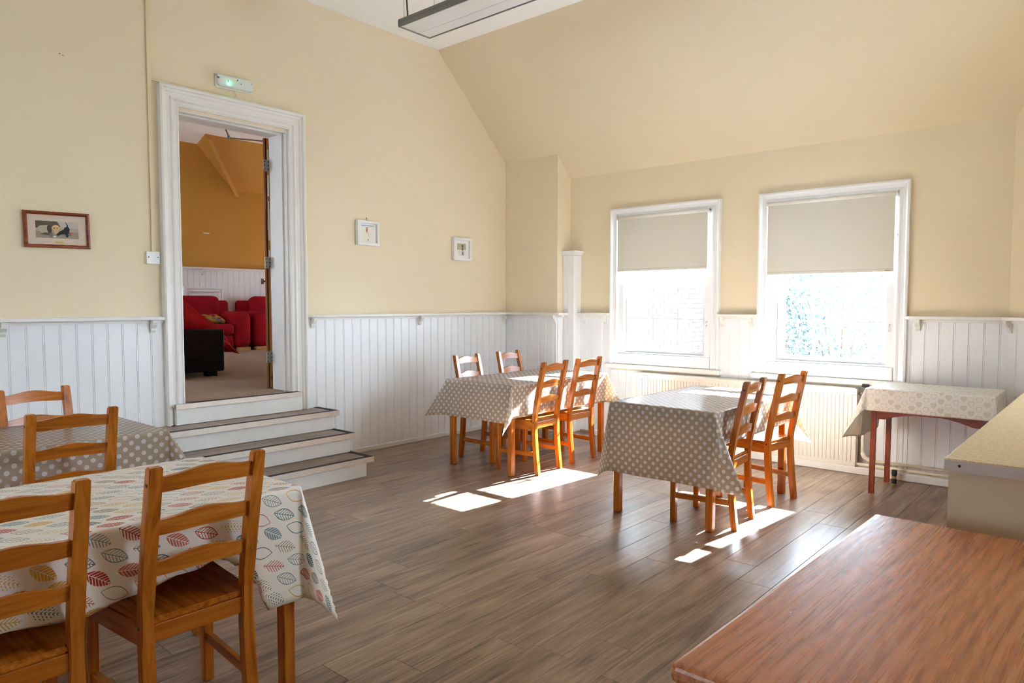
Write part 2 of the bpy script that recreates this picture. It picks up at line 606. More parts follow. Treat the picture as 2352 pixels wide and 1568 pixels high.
# ------------------------------------------------------------------ the setting
XL, YB, YP, XP, XR0 = -5.363, 6.285, 6.048, -4.622, -0.66
ZC = 3.944
YS = 5.02                               # where the sloping ceiling starts
SL = (3.943 - 2.738) / (YB - YS)


def slope_z(y):
    return 3.943 - SL * (y - YS)


onL = lambda y, z, p: (XL + p, y, z)
onB = lambda x, z, p: (x, YB - p, z)
R2 = math.sqrt(0.5)

floor = boxobj('floor', (XL, -3.0, -0.08), (2.4, YB, -0.006), MAT['dark'])
tag(floor, 'grey-brown wood plank vinyl floor of the dining room', 'floor', kind='structure')

PW, PL, GAP = 0.170, 1.22, 0.0011


def plank_mesh(length):
    bm = bmesh.new()
    w, l, c = PW / 2 - GAP / 2, length / 2 - GAP / 2, 0.0012
    lo = [bm.verts.new(p) for p in ((-w, -l, -0.006), (w, -l, -0.006), (w, l, -0.006), (-w, l, -0.006))]
    mi = [bm.verts.new(p) for p in ((-w, -l, -c), (w, -l, -c), (w, l, -c), (-w, l, -c))]
    hi = [bm.verts.new(p) for p in ((-w + c, -l + c, 0), (w - c, -l + c, 0), (w - c, l - c, 0), (-w + c, l - c, 0))]
    bm.faces.new(hi)
    for a, b in ((lo, mi), (mi, hi)):
        for k in range(4):
            bm.faces.new([a[k], a[(k + 1) % 4], b[(k + 1) % 4], b[k]])
    me = bpy.data.meshes.new('plank')
    bm.to_mesh(me)
    bm.free()
    me.materials.append(MAT['vinyl'])
    return me


def in_view(x, y, z, m=0.08):
    q = Vector((x, y, z - 1.38))
    d = q.dot(_f)
    if d < 0.2:
        return False
    return abs(q.dot(_r2) / d) < (1176 / 1626.86) * (1 + m) and abs(q.dot(_u2) / d) < (784 / 1626.86) * (1 + m)


meshes = {}
rest = bmesh.new()
rnd = random.Random(3)
ir = 0
x = -1.435 + PW / 2
while x - PW > XL:
    x -= PW
rowx = []
while x < 2.3:
    rowx.append(x)
    x += PW
for x in rowx:
    y = -3.0 - rnd.choice([0.15, 0.45, 0.75, 1.0]) + rnd.uniform(0, 0.1)
    while y < YB:
        y0, y1 = max(y, -3.0), min(y + PL, YB)
        y += PL
        if y1 - y0 < 0.05:
            continue
        if any(in_view(px, py, 0) for px in (x - PW / 2, x + PW / 2) for py in (y0, (y0 + y1) / 2, y1)):
            k = round(y1 - y0, 2)
            if k not in meshes:
                meshes[k] = plank_mesh(k)
            link('plank', meshes[k], floor, (x, (y0 + y1) / 2, 0.0))
        else:
            box(rest, (x - PW / 2 + GAP / 2, y0 + GAP / 2, -0.005), (x + PW / 2 - GAP / 2, y1 - GAP / 2, 0))
tag(done('plank_field', rest, MAT['vinyl'], floor), kind='stuff')

# left wall with the doorway
DY0, DY1, DZ0, DZ1 = 2.387, 3.295, 0.636, 2.815
WT = 0.27
bm = bmesh.new()
box(bm, (XL - WT, -3.0, -0.4), (XL, DY0, ZC + 0.1))
box(bm, (XL - WT, DY1, -0.4), (XL, YB + 0.2, ZC + 0.1))
box(bm, (XL - WT, YB + 0.2, -0.6), (XL, 9.2, ZC + 0.1))
box(bm, (XL - WT, DY0, DZ1), (XL, DY1, ZC + 0.1))
box(bm, (XL - WT, DY0, -0.4), (XL, DY1, DZ0 - 0.012))
wall_left = done('wall_left', bm, MAT['cream'])
tag(wall_left, 'cream painted wall with the doorway and white boarded dado', 'wall', kind='structure')

bm = bmesh.new()
for yy_, zz_, rr_ in ((1.630, 3.022, 0.0048), (1.645, 3.016, 0.0028), (1.653, 3.015, 0.0032)):
    tube(bm, [(XL - 0.001, yy_, zz_), (XL + 0.0012, yy_, zz_ - 0.001)], [rr_, rr_ * 0.7], 7)
done('plaster_chip', bm, MAT['chip'], wall_left)['kind'] = 'stuff'

# pier in the corner
bm = bmesh.new()
poly_prism(bm, [(YP, -0.4), (YB + 0.2, -0.4), (YB + 0.2, slope_z(YB + 0.2)), (YP, slope_z(YP))], XP - XL, lambda a, b, d: (XL + d, a, b))
wall_pier = done('wall_pier', bm, MAT['cream'])
tag(wall_pier, 'cream corner pier standing out between the door wall and windows', 'wall', kind='structure')

# back wall with two window openings
W1, W2 = -3.4875, -1.9205
OW, OZ0, OZ1 = 0.51, 0.80, 2.27
bm = bmesh.new()
WBK = 0.22
xs = [XP, W1 - OW, W1 + OW, W2 - OW, W2 + OW, XR0 + 0.12]
for i in range(5):
    if i in (1, 3):
        box(bm, (xs[i], YB, -0.4), (xs[i + 1], YB + WBK, OZ0))
        box(bm, (xs[i], YB, OZ1), (xs[i + 1], YB + WBK, 2.75))
    else:
        box(bm, (xs[i], YB, -0.4), (xs[i + 1], YB + WBK, 2.75))
wall_back = done('wall_back', bm, MAT['cream'])
tag(wall_back, 'cream painted wall holding the two sash windows', 'wall', kind='structure')

# wall set at an angle on the right, then the right wall and the rear wall
XR1, YR1 = 1.9, YB - (1.9 - XR0)
bm = bmesh.new()
L_ = (XR1 - XR0) / R2
yk = (YB - YS) / R2
AW = (1.75, 2.66, 1.05, 2.5)      # unseen window opening in this wall, put in to add sky light
for seg_ in ([(0, 0), (AW[0], 0), (AW[0], 2.745 + AW[0] * (ZC + 0.05 - 2.745) / yk), (0, 2.745)],
             [(AW[0], 0), (AW[1], 0), (AW[1], AW[2]), (AW[0], AW[2])],
             [(AW[0], AW[3]), (AW[1], AW[3]), (AW[1], ZC + 0.05), (AW[0], ZC + 0.05)],
             [(AW[1], 0), (L_, 0), (L_, ZC + 0.05), (AW[1], ZC + 0.05)]):
    poly_prism(bm, seg_, 0.2, lambda a, b, d: (XR0 + a * R2 + d * R2, YB - a * R2 + d * R2, b))
wall_right = done('wall_right', bm, MAT['cream'])
tag(wall_right, 'cream painted wall set at an angle beside the heart cloth table', 'wall', kind='structure')


def wall_with_openings(name, place, a0, a1, z1, holes, hz0, hz1, thick, m):
    bm = bmesh.new()

    def seg(p, q, zz0, zz1):
        poly_prism(bm, [(p, zz0), (q, zz0), (q, zz1), (p, zz1)], thick, place)
    cur = a0
    for h0, h1 in holes:
        seg(cur, h0, 0, z1)
        seg(h0, h1, 0, hz0)
        seg(h0, h1, hz1, z1)
        cur = h1
    seg(cur, a1, 0, z1)
    return done(name, bm, m)


w_side = wall_with_openings('wall_side', lambda a, b, d: (XR1 + d, a, b), -3.0, YR1 + 0.1, ZC + 0.1, []        , 1.0, 2.4, 0.25, MAT['cream'])
tag(w_side, 'cream side wall without openings, out of view', 'wall', kind='structure')
w_rear = wall_with_openings('wall_rear', lambda a, b, d: (a, -3.0 - d, b), XL - WT, XR1 + 0.25, ZC + 0.1, [(-3.0, -2.1)], 1.1, 2.0, 0.25, MAT['cream'])  # unseen opening, put in and sized for fill light
tag(w_rear, 'cream rear wall with an unseen opening added for fill light behind the camera', 'wall', kind='structure')

ceiling = boxobj('ceiling', (XL - WT, -3.25, ZC), (2.2, YS, ZC + 0.15), MAT['ceiling'])
tag(ceiling, 'flat white painted ceiling above the hanging lamp', 'ceiling', kind='structure')
bm = bmesh.new()
poly_prism(bm, [(YS, 3.943), (YB + 0.35, slope_z(YB + 0.35)), (YB + 0.35, slope_z(YB + 0.35) + 0.2), (YS, 3.943 + 0.2)], 2.2 - (XL - WT), lambda a, b, d: (XL - WT + d, a, b))
slope = done('ceiling_slope', bm, MAT['cream'])
tag(slope, 'cream sloping ceiling above the windows', 'ceiling', kind='structure')

# ---- boarded dado: boards, shelf rail and brackets
BW = 0.0965
board_cache = {}


def board_mesh(w, h):
    key = (round(w, 3), round(h, 3))
    if key not in board_cache:
        bm = bmesh.new()
        prof = [(0.0, 0.0), (0.0, 0.0075), (0.0025, 0.0115), (0.0075, 0.0115), (0.0100, 0.0090), (0.0125, 0.0135), (w - 0.0035, 0.0135), (w, 0.0075), (w, 0.0)]
        if w < 0.04:
            prof = [(0.001, 0), (0.001, 0.012), (w - 0.001, 0.012), (w - 0.001, 0)]
        poly_prism(bm, prof, h, lambda a, b, d: (a, -b, d))
        bmesh.ops.recalc_face_normals(bm, faces=list(bm.faces))
        me = bpy.data.meshes.new('board')
        bm.to_mesh(me)
        bm.free()
        me.materials.append(MAT['white'])
        board_cache[key] = me
    return board_cache[key]


def boards(parent, start, direction, length, z0, z1, first=0.0, m=None):
    """boards along a horizontal line; the proud side is to the right-hand normal (local -Y)"""
    ang = math.atan2(direction[1], direction[0])
    a = 0.0
    w = first if first > 0.01 else BW
    while a < length - 0.006:
        ww = min(w, length - a)
        o = link('board', board_mesh(ww, z1 - z0), parent, (start[0] + direction[0] * a, start[1] + direction[1] * a, z0))
        o.rotation_euler = (0, 0, ang)
        a += ww
        w = BW


def rail(parent, start, direction, length, z=1.288, depth=0.085, t=0.026, ends=(0, 0)):
    ang = math.atan2(direction[1], direction[0])
    bm = bmesh.new()
    pts = [(0, 0), (0, -depth * 0.55 if ends[0] else -depth)]
    if ends[0]:
        pts += [(0.03, -depth * 0.9), (0.06, -depth)]
    if ends[1]:
        pts += [(length - 0.06, -depth), (length - 0.03, -depth * 0.9), (length, -depth * 0.55), (length, 0)]
    else:
        pts += [(length, -depth), (length, 0)]
    poly_prism(bm, pts, t, lambda a, b, d: (a, b, z - t + d))
    bmesh.ops.bevel(bm, geom=[e for e in bm.edges], offset=0.004, segments=1, affect='EDGES')
    # moulding strip under the shelf
    box(bm, (0.0, -0.028, z - t - 0.022), (length, 0, z - t))
    o = done('dado_shelf', bm, MAT['whiteold'], parent, (start[0], start[1], 0))
    o.rotation_euler = (0, 0, ang)
    return o


brk = None


def bracket(parent, x, y, direction, z=1.262, th=0.032):
    global brk
    if brk is None:
        bm = bmesh.new()
        out = [(0, 0), (-0.068, 0), (-0.068, -0.022), (-0.060, -0.040), (-0.046, -0.052), (-0.034, -0.060), (-0.034, -0.074), (-0.022, -0.088), (0, -0.096)]
        poly_prism(bm, out, th, lambda a, b, d: (d - th / 2, a, b))
        bmesh.ops.recalc_face_normals(bm, faces=list(bm.faces))
        brk = bpy.data.meshes.new('bracket')
        bm.to_mesh(brk)
        bm.free()
        brk.materials.append(MAT['whiteold'])
    o = link('bracket', brk, parent, (x, y, z))
    o.rotation_euler = (0, 0, math.atan2(direction[1], direction[0]))


# left wall faces +x: going along +y ... proud side is local -Y -> direction (0,1) has right-hand normal (+x)
ZT = 1.25
boards(wall_left, (XL, 0.15), (0, 1), 2.246 - 0.15, 0.02, ZT, (2.246 - 0.15) % BW)
boards(wall_left, (XL, 3.437), (0, 1), YP - 3.437, 0.02, ZT)
rail(wall_left, (XL, 0.15), (0, 1), 2.244 - 0.15, ends=(0, 1))
rail(wall_left, (XL, 3.44), (0, 1), YP - 3.44, ends=(1, 0))
for yy in (0.4, 1.255, 2.165, 3.50, 4.73, 5.99):
    bracket(wall_left, XL, yy, (0, 1))
boards(wall_pier, (XL, YP), (1, 0), XP - XL, 0.02, ZT, 0.02)
rail(wall_pier, (XL + 0.0, YP), (1, 0), XP - XL + 0.085)
bracket(wall_pier, XP - 0.02, YP, (1, 0))
boards(wall_pier, (XP, YP), (0, 1), 0.085, 0.02, ZT)
rail(wall_pier, (XP, YP), (0, 1), 0.09)
boards(wall_back, (-4.49, YB), (1, 0), W1 - 0.6 + 4.49, 0.02, ZT)
rail(wall_back, (-4.49, YB), (1, 0), W1 - 0.603 + 4.49)
bracket(wall_back, -4.42, YB, (1, 0))
bracket(wall_back, -4.15, YB, (1, 0))
boards(wall_back, (W1 + 0.6, YB), (1, 0), W2 - W1 - 1.2, 0.02, ZT)
rail(wall_back, (W1 + 0.60, YB), (1, 0), W2 - W1 - 1.2)
bracket(wall_back, W1 + 0.64, YB, (1, 0))
bracket(wall_back, W2 - 0.66, YB, (1, 0))
boards(wall_back, (W2 + 0.6, YB), (1, 0), XR0 - W2 - 0.6, 0.02, ZT, 0.03)
rail(wall_back, (W2 + 0.59, YB), (1, 0), XR0 - W2 - 0.59, ends=(1, 0))
bracket(wall_back, W2 + 0.68, YB, (1, 0))
for wc in (W1, W2):
    boards(wall_back, (wc - 0.6, YB), (1, 0), 1.2, 0.02, 0.70)
boards(wall_right, (XR0, YB), (R2, -R2), 1.9, 0.02, ZT)
rail(wall_right, (XR0 - 0.02, YB + 0.02), (R2, -R2), 2.0)
bracket(wall_right, XR0 + 0.03, YB - 0.03, (R2, -R2))

# skirtings
bb = boxobj('baseboard_left', (XL, 3.53, 0), (XL + 0.022, YP, 0.045), MAT['whiteold'], None, 0.004)
tag(bb, 'low white skirting strip along the door wall', 'skirting', kind='structure')
bb = boxobj('baseboard_pier', (XL, YP - 0.022, 0), (XP + 0.02, YP, 0.045), MAT['whiteold'], None, 0.004)
tag(bb, 'low white skirting strip along the corner pier', 'skirting', kind='structure')
bb = boxobj('baseboard_back', (-4.2, YB - 0.15, 0), (XR0 + 0.07, YB - 0.014, 0.058), MAT['whiteold'], None, 0.006)
tag(bb, 'deep white plinth along the foot of the window wall', 'skirting', kind='structure')

# boxed-in pipe duct in the corner by the pier
duct = empty('pipe_duct', (XP, YB, 0))
tag(duct, 'white boxed pipe casing with a moulded cap standing in the corner by the pier', 'pipe casing', kind='structure')
d0, d1 = YB - 0.135, XP + 0.145
for nm, lo, hi in (('front_board', (XP + 0.001, d0, 0), (d1 - 0.085, d0 + 0.018, 1.90)), ('front_board', (d1 - 0.082, d0 - 0.002, 0), (d1, d0 + 0.018, 1.90)),
                   ('side_board', (d1 - 0.018, d0 + 0.018, 0), (d1, YB - 0.066, 1.90)), ('side_board', (d1 - 0.018, YB - 0.063, 0), (d1 - 0.002, YB, 1.90))):
    lo = (lo[0] - XP, lo[1] - YB, lo[2])
    hi = (hi[0] - XP, hi[1] - YB, hi[2])
    boxobj(nm, lo, hi, MAT['white'], duct, 0.003)
bm = bmesh.new()
for k, (zz, e) in enumerate(((1.880, 0.008), (1.900, 0.016), (1.917, 0.026), (1.930, 0.034))):
    box(bm, (0.001, d0 - YB - e, zz), (d1 - XP + e, -0.001, zz + 0.018), 0.003)
done('cap_moulding', bm, MAT['white'], duct)

# ---- windows
prof_w = [(0, 0), (0, 0.040), (0.014, 0.044), (0.024, 0.036), (0.030, 0.024), (0.056, 0.020), (0.062, 0.026), (0.074, 0.030), (0.086, 0.026), (0.092, 0.014), (0.098, 0.012), (0.098, 0)]


def window(idx, xc, label):
    w = empty('window_%d' % idx, (xc, YB, 0))
    tag(w, label, 'window', kind='structure')
    pl = lambda a, b, p: (a, -p, b)
    moulding(-0.602, 0.602, 0.762, 2.358, prof_w, pl, MAT['white'], w, 'architrave')
    # box frame
    for s in (-1, 1):
        boxobj('frame_stile', (s * 0.51, -0.012, 0.80), (s * 0.448, 0.05, 2.27), MAT['white'], w, 0.003)
        boxobj('frame_lining', (s * 0.51, 0.05, 0.80), (s * 0.490, WBK, 2.27), MAT['white'], w)
        boxobj('parting_bead', (s * 0.490, 0.077, 0.888), (s * 0.436, 0.091, 2.25), MAT['white'], w)
        boxobj('outer_lining', (s * 0.490, 0.131, 0.888), (s * 0.436, WBK, 2.27), MAT['white'], w)
    boxobj('frame_head', (-0.448, -0.012, 2.235), (0.448, 0.05, 2.27), MAT['white'], w, 0.003)
    boxobj('sill_board', (-0.51, -0.035, 0.765), (0.51, 0.06, 0.872), MAT['white'], w, 0.006)
    boxobj('sill_board', (-0.475, 0.0, 0.872), (0.475, WBK + 0.05, 0.888), MAT['white'], w, 0.003)
    boxobj('sill_nosing', (-0.632, -0.085, 0.718), (0.632, 0.0, 0.764), MAT['whiteold'], w, 0.012, 2)

    def sash(y0, z0, z1, bot, top):
        s_ = empty('sash', (0, 0, 0))
        s_.parent = w
        t = 0.034
        for s in (-1, 1):
            boxobj('sash_stile', (s * 0.446, y0, z0), (s * 0.408, y0 + t, z1), MAT['sash'], s_, 0.003)
        boxobj('sash_rail', (-0.408, y0, z0), (0.408, y0 + t, z0 + bot), MAT['sash'], s_, 0.003)
        boxobj('sash_rail', (-0.408, y0, z1 - top), (0.408, y0 + t, z1), MAT['sash'], s_, 0.003)
        gx = (-0.408, -0.136, 0.136, 0.408)
        zm = (z0 + bot + z1 - top) / 2
        gz = (z0 + bot, zm, z1 - top)
        for xx in gx[1:3]:
            boxobj('glazing_bar', (xx - 0.0095, y0 + 0.011, gz[0]), (xx + 0.0095, y0 + t - 0.011, gz[2]), MAT['sash'], s_, 0.003)
        for i in range(3):
            boxobj('glazing_bar', (gx[i] + 0.0095 * (i > 0), y0 + 0.0115, zm - 0.009), (gx[i + 1] - 0.0095 * (i < 2), y0 + t - 0.0115, zm + 0.009), MAT['sash'], s_, 0.003)
            for j in range(2):
                bm = bmesh.new()
                box(bm, (gx[i], y0 + t / 2 - 0.0015, gz[j]), (gx[i + 1], y0 + t / 2 + 0.0015, gz[j + 1]))
                done('pane', bm, MAT['glass'], s_)
        return s_
    sash(0.040, 0.888, 1.572, 0.045, 0.036)
    sash(0.094, 1.545, 2.262, 0.030, 0.050)
    bm = bmesh.new()
    box(bm, (-0.03, 0.045, 1.572), (0.03, 0.070, 1.578), 0.002)
    tube(bm, [(-0.02, 0.056, 1.578), (-0.02, 0.056, 1.594), (0.028, 0.052, 1.596)], 0.005, 8)
    done('sash_catch', bm, MAT['pvc'], w)
    bm = bmesh.new()
    tube(bm, [(0.475, -0.012, 1.215), (0.475, -0.034, 1.215), (0.475, -0.036, 1.195)], 0.006, 8)
    tube(bm, [(0.475, -0.012, 1.180), (0.475, -0.030, 1.180), (0.475, -0.032, 1.160)], 0.005, 8)
    done('cleat', bm, MAT['pvc'], w)
    return w


window(1, W1, 'white sash window nearer the corner pier with brick outside')
window(2, W2, 'white sash window nearer the heart cloth table with shrubs outside')


def blind(xc, x0, x1, zb, label, badge):
    b = empty('roller_blind', (xc, YB, zb))
    tag(b, label, 'blind', 'roller blinds in the windows')
    x0 -= xc
    x1 -= xc
    zt = 2.255 - zb
    y = -0.030
    boxobj('fabric', (x0, y - 0.016, 0.0), (x1, y - 0.0148, zt), MAT['blind'], b)
    bm = bmesh.new()
    tube(bm, [(x0 - 0.010, y, zt), (x1 + 0.010, y, zt)], 0.0215, 20)
    done('roller_tube', bm, MAT['blindtube'], b)
    boxobj('hem_bar', (x0, y - 0.020, 0.0), (x1, y - 0.012, 0.024), MAT['blind'], b, 0.003)
    for s, xx in ((-1, x0 - 0.013), (1, x1 + 0.013)):
        bm = bmesh.new()
        tube(bm, [(xx - 0.004, y, zt), (xx + 0.004, y, zt)], 0.024, 16)
        box(bm, (xx - 0.004, y - 0.012, zt), (xx + 0.004, 0.05, zt + 0.020))
        done('end_bracket', bm, MAT['pvc'], b)
    bm = bmesh.new()
    for k in range(46):
        zz = zt - 0.005 - k * 0.0068
        bmesh.ops.create_icosphere(bm, subdivisions=1, radius=0.0026, matrix=Matrix.Translation((x1 + 0.021, y - 0.022, zz)))
        bmesh.ops.create_icosphere(bm, subdivisions=1, radius=0.0026, matrix=Matrix.Translation((x1 + 0.021, y + 0.022 - 0.01, zz)))
    box(bm, (x1 + 0.017, y - 0.026, zt - 0.335), (x1 + 0.025, y + 0.016, zt - 0.315), 0.003)
    done('bead_chain', bm, MAT['pvc'], b)
    if badge:
        boxobj('maker_tab', (x1 - 0.065, y - 0.0215, 0.006), (x1 - 0.020, y - 0.020, 0.012), MAT['lampmetal'], b)


blind(W1, -3.990, -3.004, 1.713, 'off-white roller blind half drawn over the window nearer the pier', False)
blind(W2, -2.433, -1.421, 1.640, 'off-white roller blind half drawn over the window by the heart cloth table', True)

# ---- doorway
door = empty('door_1', (XL, 2.84, DZ0))
tag(door, 'white moulded doorway with a brown door open into the next room', 'door', kind='structure')
prof_d = [(0, 0), (0, 0.050), (0.012, 0.058), (0.024, 0.054), (0.030, 0.040), (0.046, 0.034), (0.052, 0.026), (0.078, 0.024), (0.086, 0.034), (0.100, 0.036), (0.110, 0.024), (0.128, 0.022), (0.134, 0.028), (0.143, 0.024), (0.143, 0)]
pl_d = lambda a, b, p: (p, a - 2.84, b - DZ0)
moulding(2.244, 3.438, 0.478, 2.976, prof_d, pl_d, MAT['whiteold'], door, 'architrave')
for nm, y0, y1, z0, z1 in (('jamb', DY0 - 0.012, DY0 + 0.012, DZ0, DZ1 + 0.014), ('jamb', DY1 - 0.012, DY1 + 0.012, DZ0, DZ1 + 0.014), ('head_lining', DY0 + 0.012, DY1 - 0.012, DZ1 - 0.010, DZ1 + 0.014)):
    boxobj(nm, (-WT + 0.002, y0 - 2.84, z0 - DZ0), (-0.001, y1 - 2.84, z1 - DZ0), MAT['whiteold'], door, 0.002)
for nm, y0, y1, z0, z1 in (('stop_bead', DY0 + 0.012, DY0 + 0.026, DZ0, DZ1 - 0.010), ('stop_bead', DY1 - 0.026, DY1 - 0.012, DZ0, DZ1 - 0.010), ('stop_bead', DY0 + 0.026, DY1 - 0.026, DZ1 - 0.024, DZ1 - 0.010)):
    boxobj(nm, (-0.075, y0 - 2.84, z0 - DZ0), (-0.050, y1 - 2.84, z1 - DZ0), MAT['whiteold'], door, 0.002)
# the leaf, hinged at the far side of the reveal and swung past square
leaf = empty('door_leaf', (-WT - 0.012, DY1 - 0.010 - 2.84, 0.012))
leaf.parent = door
leaf.rotation_euler = (0, 0, math.radians(180 - 31.5))
LW, LT, LH = 0.86, 0.044, 2.155
boxobj('leaf_panel', (0.0, -0.001, 0), (LW, LT, LH), MAT['doorwood'], leaf, 0.002)
boxobj('intumescent_strip', (-0.0015, LT * 0.40, 0), (0.001, LT * 0.62, LH), MAT['dark'], leaf)
bm = bmesh.new()
rp = random.Random(4)
for z0, z1 in ((1.10, 1.20), (1.28, 1.62), (1.66, 1.84), (1.95, 2.06)):
    box(bm, (-0.0012, 0.0005, z0), (0.001, LT * rp.uniform(0.22, 0.34), z1))
done('chipped_paint', bm, MAT['whiteold'], leaf)
bm = bmesh.new()
tube(bm, [(LW - 0.09, LT, 0.95), (LW - 0.09, LT + 0.035, 0.95)], 0.010, 10)
tube(bm, [(LW - 0.09, LT + 0.035, 0.95), (LW - 0.09, LT + 0.06, 0.95)], 0.028, 14)
done('door_knob', bm, MAT['steel'], leaf)
for hz in (0.28, 1.10, 1.93):
    bm = bmesh.new()
    box(bm, (-WT - 0.006, DY1 - 0.066 - 2.84, hz - 0.048), (-WT + 0.004, DY1 - 0.012 - 2.84, hz + 0.048), 0.002)
    tube(bm, [(-WT - 0.008, DY1 - 0.034 - 2.84, hz - 0.052), (-WT - 0.008, DY1 - 0.034 - 2.84, hz + 0.052)], 0.007, 8)
    for sz in (-0.032, 0.0, 0.032):
        for sy in (-0.056, -0.022):
            tube(bm, [(-WT + 0.003, DY1 + sy - 2.84, hz + sz), (-WT + 0.006, DY1 + sy - 2.84, hz + sz)], 0.0045, 6, True, 1)
    done('hinge', bm, [MAT['steel'], MAT['dark']], door)
bm = bmesh.new()
tube(bm, [(-0.300, 0.075, 2.178), (-0.41, 0.155, 2.150)], 0.006, 6)
tube(bm, [(-0.41, 0.155, 2.160), (-0.41, 0.155, 2.128)], 0.010, 8)
tube(bm, [(-0.41, 0.155, 2.140), (-0.375, 0.470, 2.160)], 0.006, 6)
done('closer_arm', bm, MAT['lampmetal'], door)

# ---- steps up to the doorway
steps = empty('door_steps', (XL, 2.84, 0))
tag(steps, 'flight of white steps with metal edged treads below the doorway', 'steps', kind='structure')
ST = [(-4.565, -4.533, 2.02, 3.472, 3.523, 0.0, 0.159), (-4.818, -4.784, 2.05, 3.50, 3.535, 0.159, 0.318), (-5.070, -5.036, 2.08, 3.515, 3.553, 0.318, 0.477)]
for xr, xn, y0, y1, yn, z0, z1 in ST:
    boxobj('riser', (0.001, y0 - 2.84, z0), (xr - XL, y1 - 2.84, z1 - 0.03), MAT['stepwhite'], steps, 0.003)
    boxobj('tread', (0.001, y0 - 0.02 - 2.84, z1 - 0.03), (xn - 0.004 - XL, yn - 0.004 - 2.84, z1 - 0.0015), MAT['vinyl'], steps)
    bm = bmesh.new()
    box(bm, (xn - 0.004 - XL, y0 - 0.02 - 2.84, z1 - 0.042), (xn - XL, yn - 2.84, z1 + 0.0005), 0.001)
    box(bm, (0.03, yn - 0.004 - 2.84, z1 - 0.034), (xn - XL - 0.004, yn - 2.84, z1 - 0.001), 0.001)
    done('nosing', bm, MAT['alu'], steps)
    bm = bmesh.new()
    box(bm, (xn - 0.048 - XL, y0 - 0.02 - 2.84, z1 - 0.003), (xn - 0.005 - XL, yn - 0.004 - 2.84, z1 + 0.001))
    box(bm, (0.012, yn - 0.047 - 2.84, z1 - 0.003), (xn - 0.048 - XL, yn - 0.004 - 2.84, z1 + 0.001))
    done('grip_strip', bm, MAT['rubber'], steps)
boxobj('riser', (0.001, 2.300 - 2.84, 0.477), (0.068, 3.36 - 2.84, 0.606), MAT['stepwhite'], steps, 0.003)
boxobj('tread', (-0.02, DY0 + 0.013 - 2.84, 0.606), (0.082, DY1 - 0.013 - 2.84, 0.636), MAT['vinyl'], steps)
bm = bmesh.new()
box(bm, (0.060, 2.290 - 2.84, 0.598), (0.088, 3.345 - 2.84, 0.6365), 0.001)
done('nosing', bm, MAT['alu'], steps)
bm = bmesh.new()
box(bm, (0.030, DY0 + 0.013 - 2.84, 0.634), (0.084, 3.335 - 2.84, 0.6375))
done('grip_strip', bm, MAT['rubber'], steps)

# ------------------------------------------------------------------ the next room, seen through the doorway
XF, FZ = -11.4, 0.636
fl2 = boxobj('floor_next_room', (XF, -0.5, FZ - 0.06), (XL - WT, 9.0, FZ), MAT['carpet'])
tag(fl2, 'beige carpet of the next room beyond the doorway', 'floor', kind='structure')
boxobj('threshold_carpet', (XL - WT, DY0 + 0.012, FZ - 0.06), (XL - 0.02, DY1 - 0.012, FZ), MAT['carpet'], fl2)
bm = bmesh.new()
box(bm, (XF - 0.2, -0.5, 0), (XF, 9.2, ZC + 0.05))
wf = done('wall_next_room', bm, MAT['ochre'])
tag(wf, 'ochre painted far wall of the next room with a white dado', 'wall', kind='structure')
bm = bmesh.new()
hA, hB, hC = Vector((-10.62, 5.14, ZC)), Vector((XF, 5.38, ZC)), Vector((XF, 5.97, 3.27))
hD, hE, hF = Vector((-10.55, 9.0, ZC)), Vector((XF, 9.0, 3.36)), Vector((XF, 9.0, ZC))
vv_ = [bm.verts.new(p) for p in (hA, hB, hC, hD, hE, hF)]
for f in ((0, 1, 2), (0, 2, 4, 3), (3, 4, 5), (0, 3, 5, 1), (1, 5, 4, 2)):
    bm.faces.new([vv_[k] for k in f])
sl2 = done('ceiling_slope_next_room', bm, MAT['ochre'])
tag(sl2, 'ochre sloping ceiling with a raked edge in the next room', 'ceiling', kind='structure')
bm = bmesh.new()
dd = Vector((0.07, 0.0, -0.09))
ww = Vector((0.0, 0.07, 0.0))
p0, p1 = hA, hC + Vector((0.01, 0, -0.01))
vv_ = [bm.verts.new(p) for p in (p0, p0 + ww, p0 + ww + dd, p0 + dd, p1, p1 + ww, p1 + ww + dd, p1 + dd)]
for f in ((0, 1, 2, 3), (7, 6, 5, 4), (0, 4, 5, 1), (1, 5, 6, 2), (2, 6, 7, 3), (3, 7, 4, 0)):
    bm.faces.new([vv_[k] for k in f])
done('raked_board', bm, MAT['ochre'], sl2)
cl2 = boxobj('ceiling_next_room', (XF, -0.5, ZC), (XL - WT, 9.2, ZC + 0.15), MAT['ceiling'])
tag(cl2, 'white ceiling of the next room', 'ceiling', kind='structure')
w_ne = wall_with_openings('wall_next_room_side', lambda a, b, d: (a, -0.5 - d, b), XF - 0.2, XL - WT, ZC + 0.1, [(-9.9, -8.5)], 1.5, 2.6, 0.25, MAT['ochre'])  # unseen opening added and sized to light this room
tag(w_ne, 'ochre side wall of the next room with an unseen opening added for daylight', 'wall', kind='structure')
w_nf = wall_with_openings('wall_next_room_end', lambda a, b, d: (a, 9.0 + d, b), XF - 0.2, XL - WT, ZC + 0.1, [(-10.2, -9.5)], 1.4, 2.1, 0.2, MAT['ochre'])  # unseen opening added so bounced sun brightens this room
tag(w_nf, 'ochre end wall of the next room', 'wall', kind='structure')
boards(wf, (XF, 4.3), (0, 1), 3.2, FZ, 1.93)
rail(wf, (XF, 4.2), (0, 1), 3.6, 1.972)
bracket(wf, XF, 5.41, (0, 1), 1.944)
moulding(5.10, 5.78, 1.2, 1.665, [(0, 0), (0, 0.035), (0.04, 0.035), (0.05, 0.02), (0.075, 0.02), (0.085, 0.028), (0.10, 0.016), (0.10, 0)], lambda a, b, p: (XF + 0.012 + p, a, b), MAT['white'], wf, 'hatch_frame')
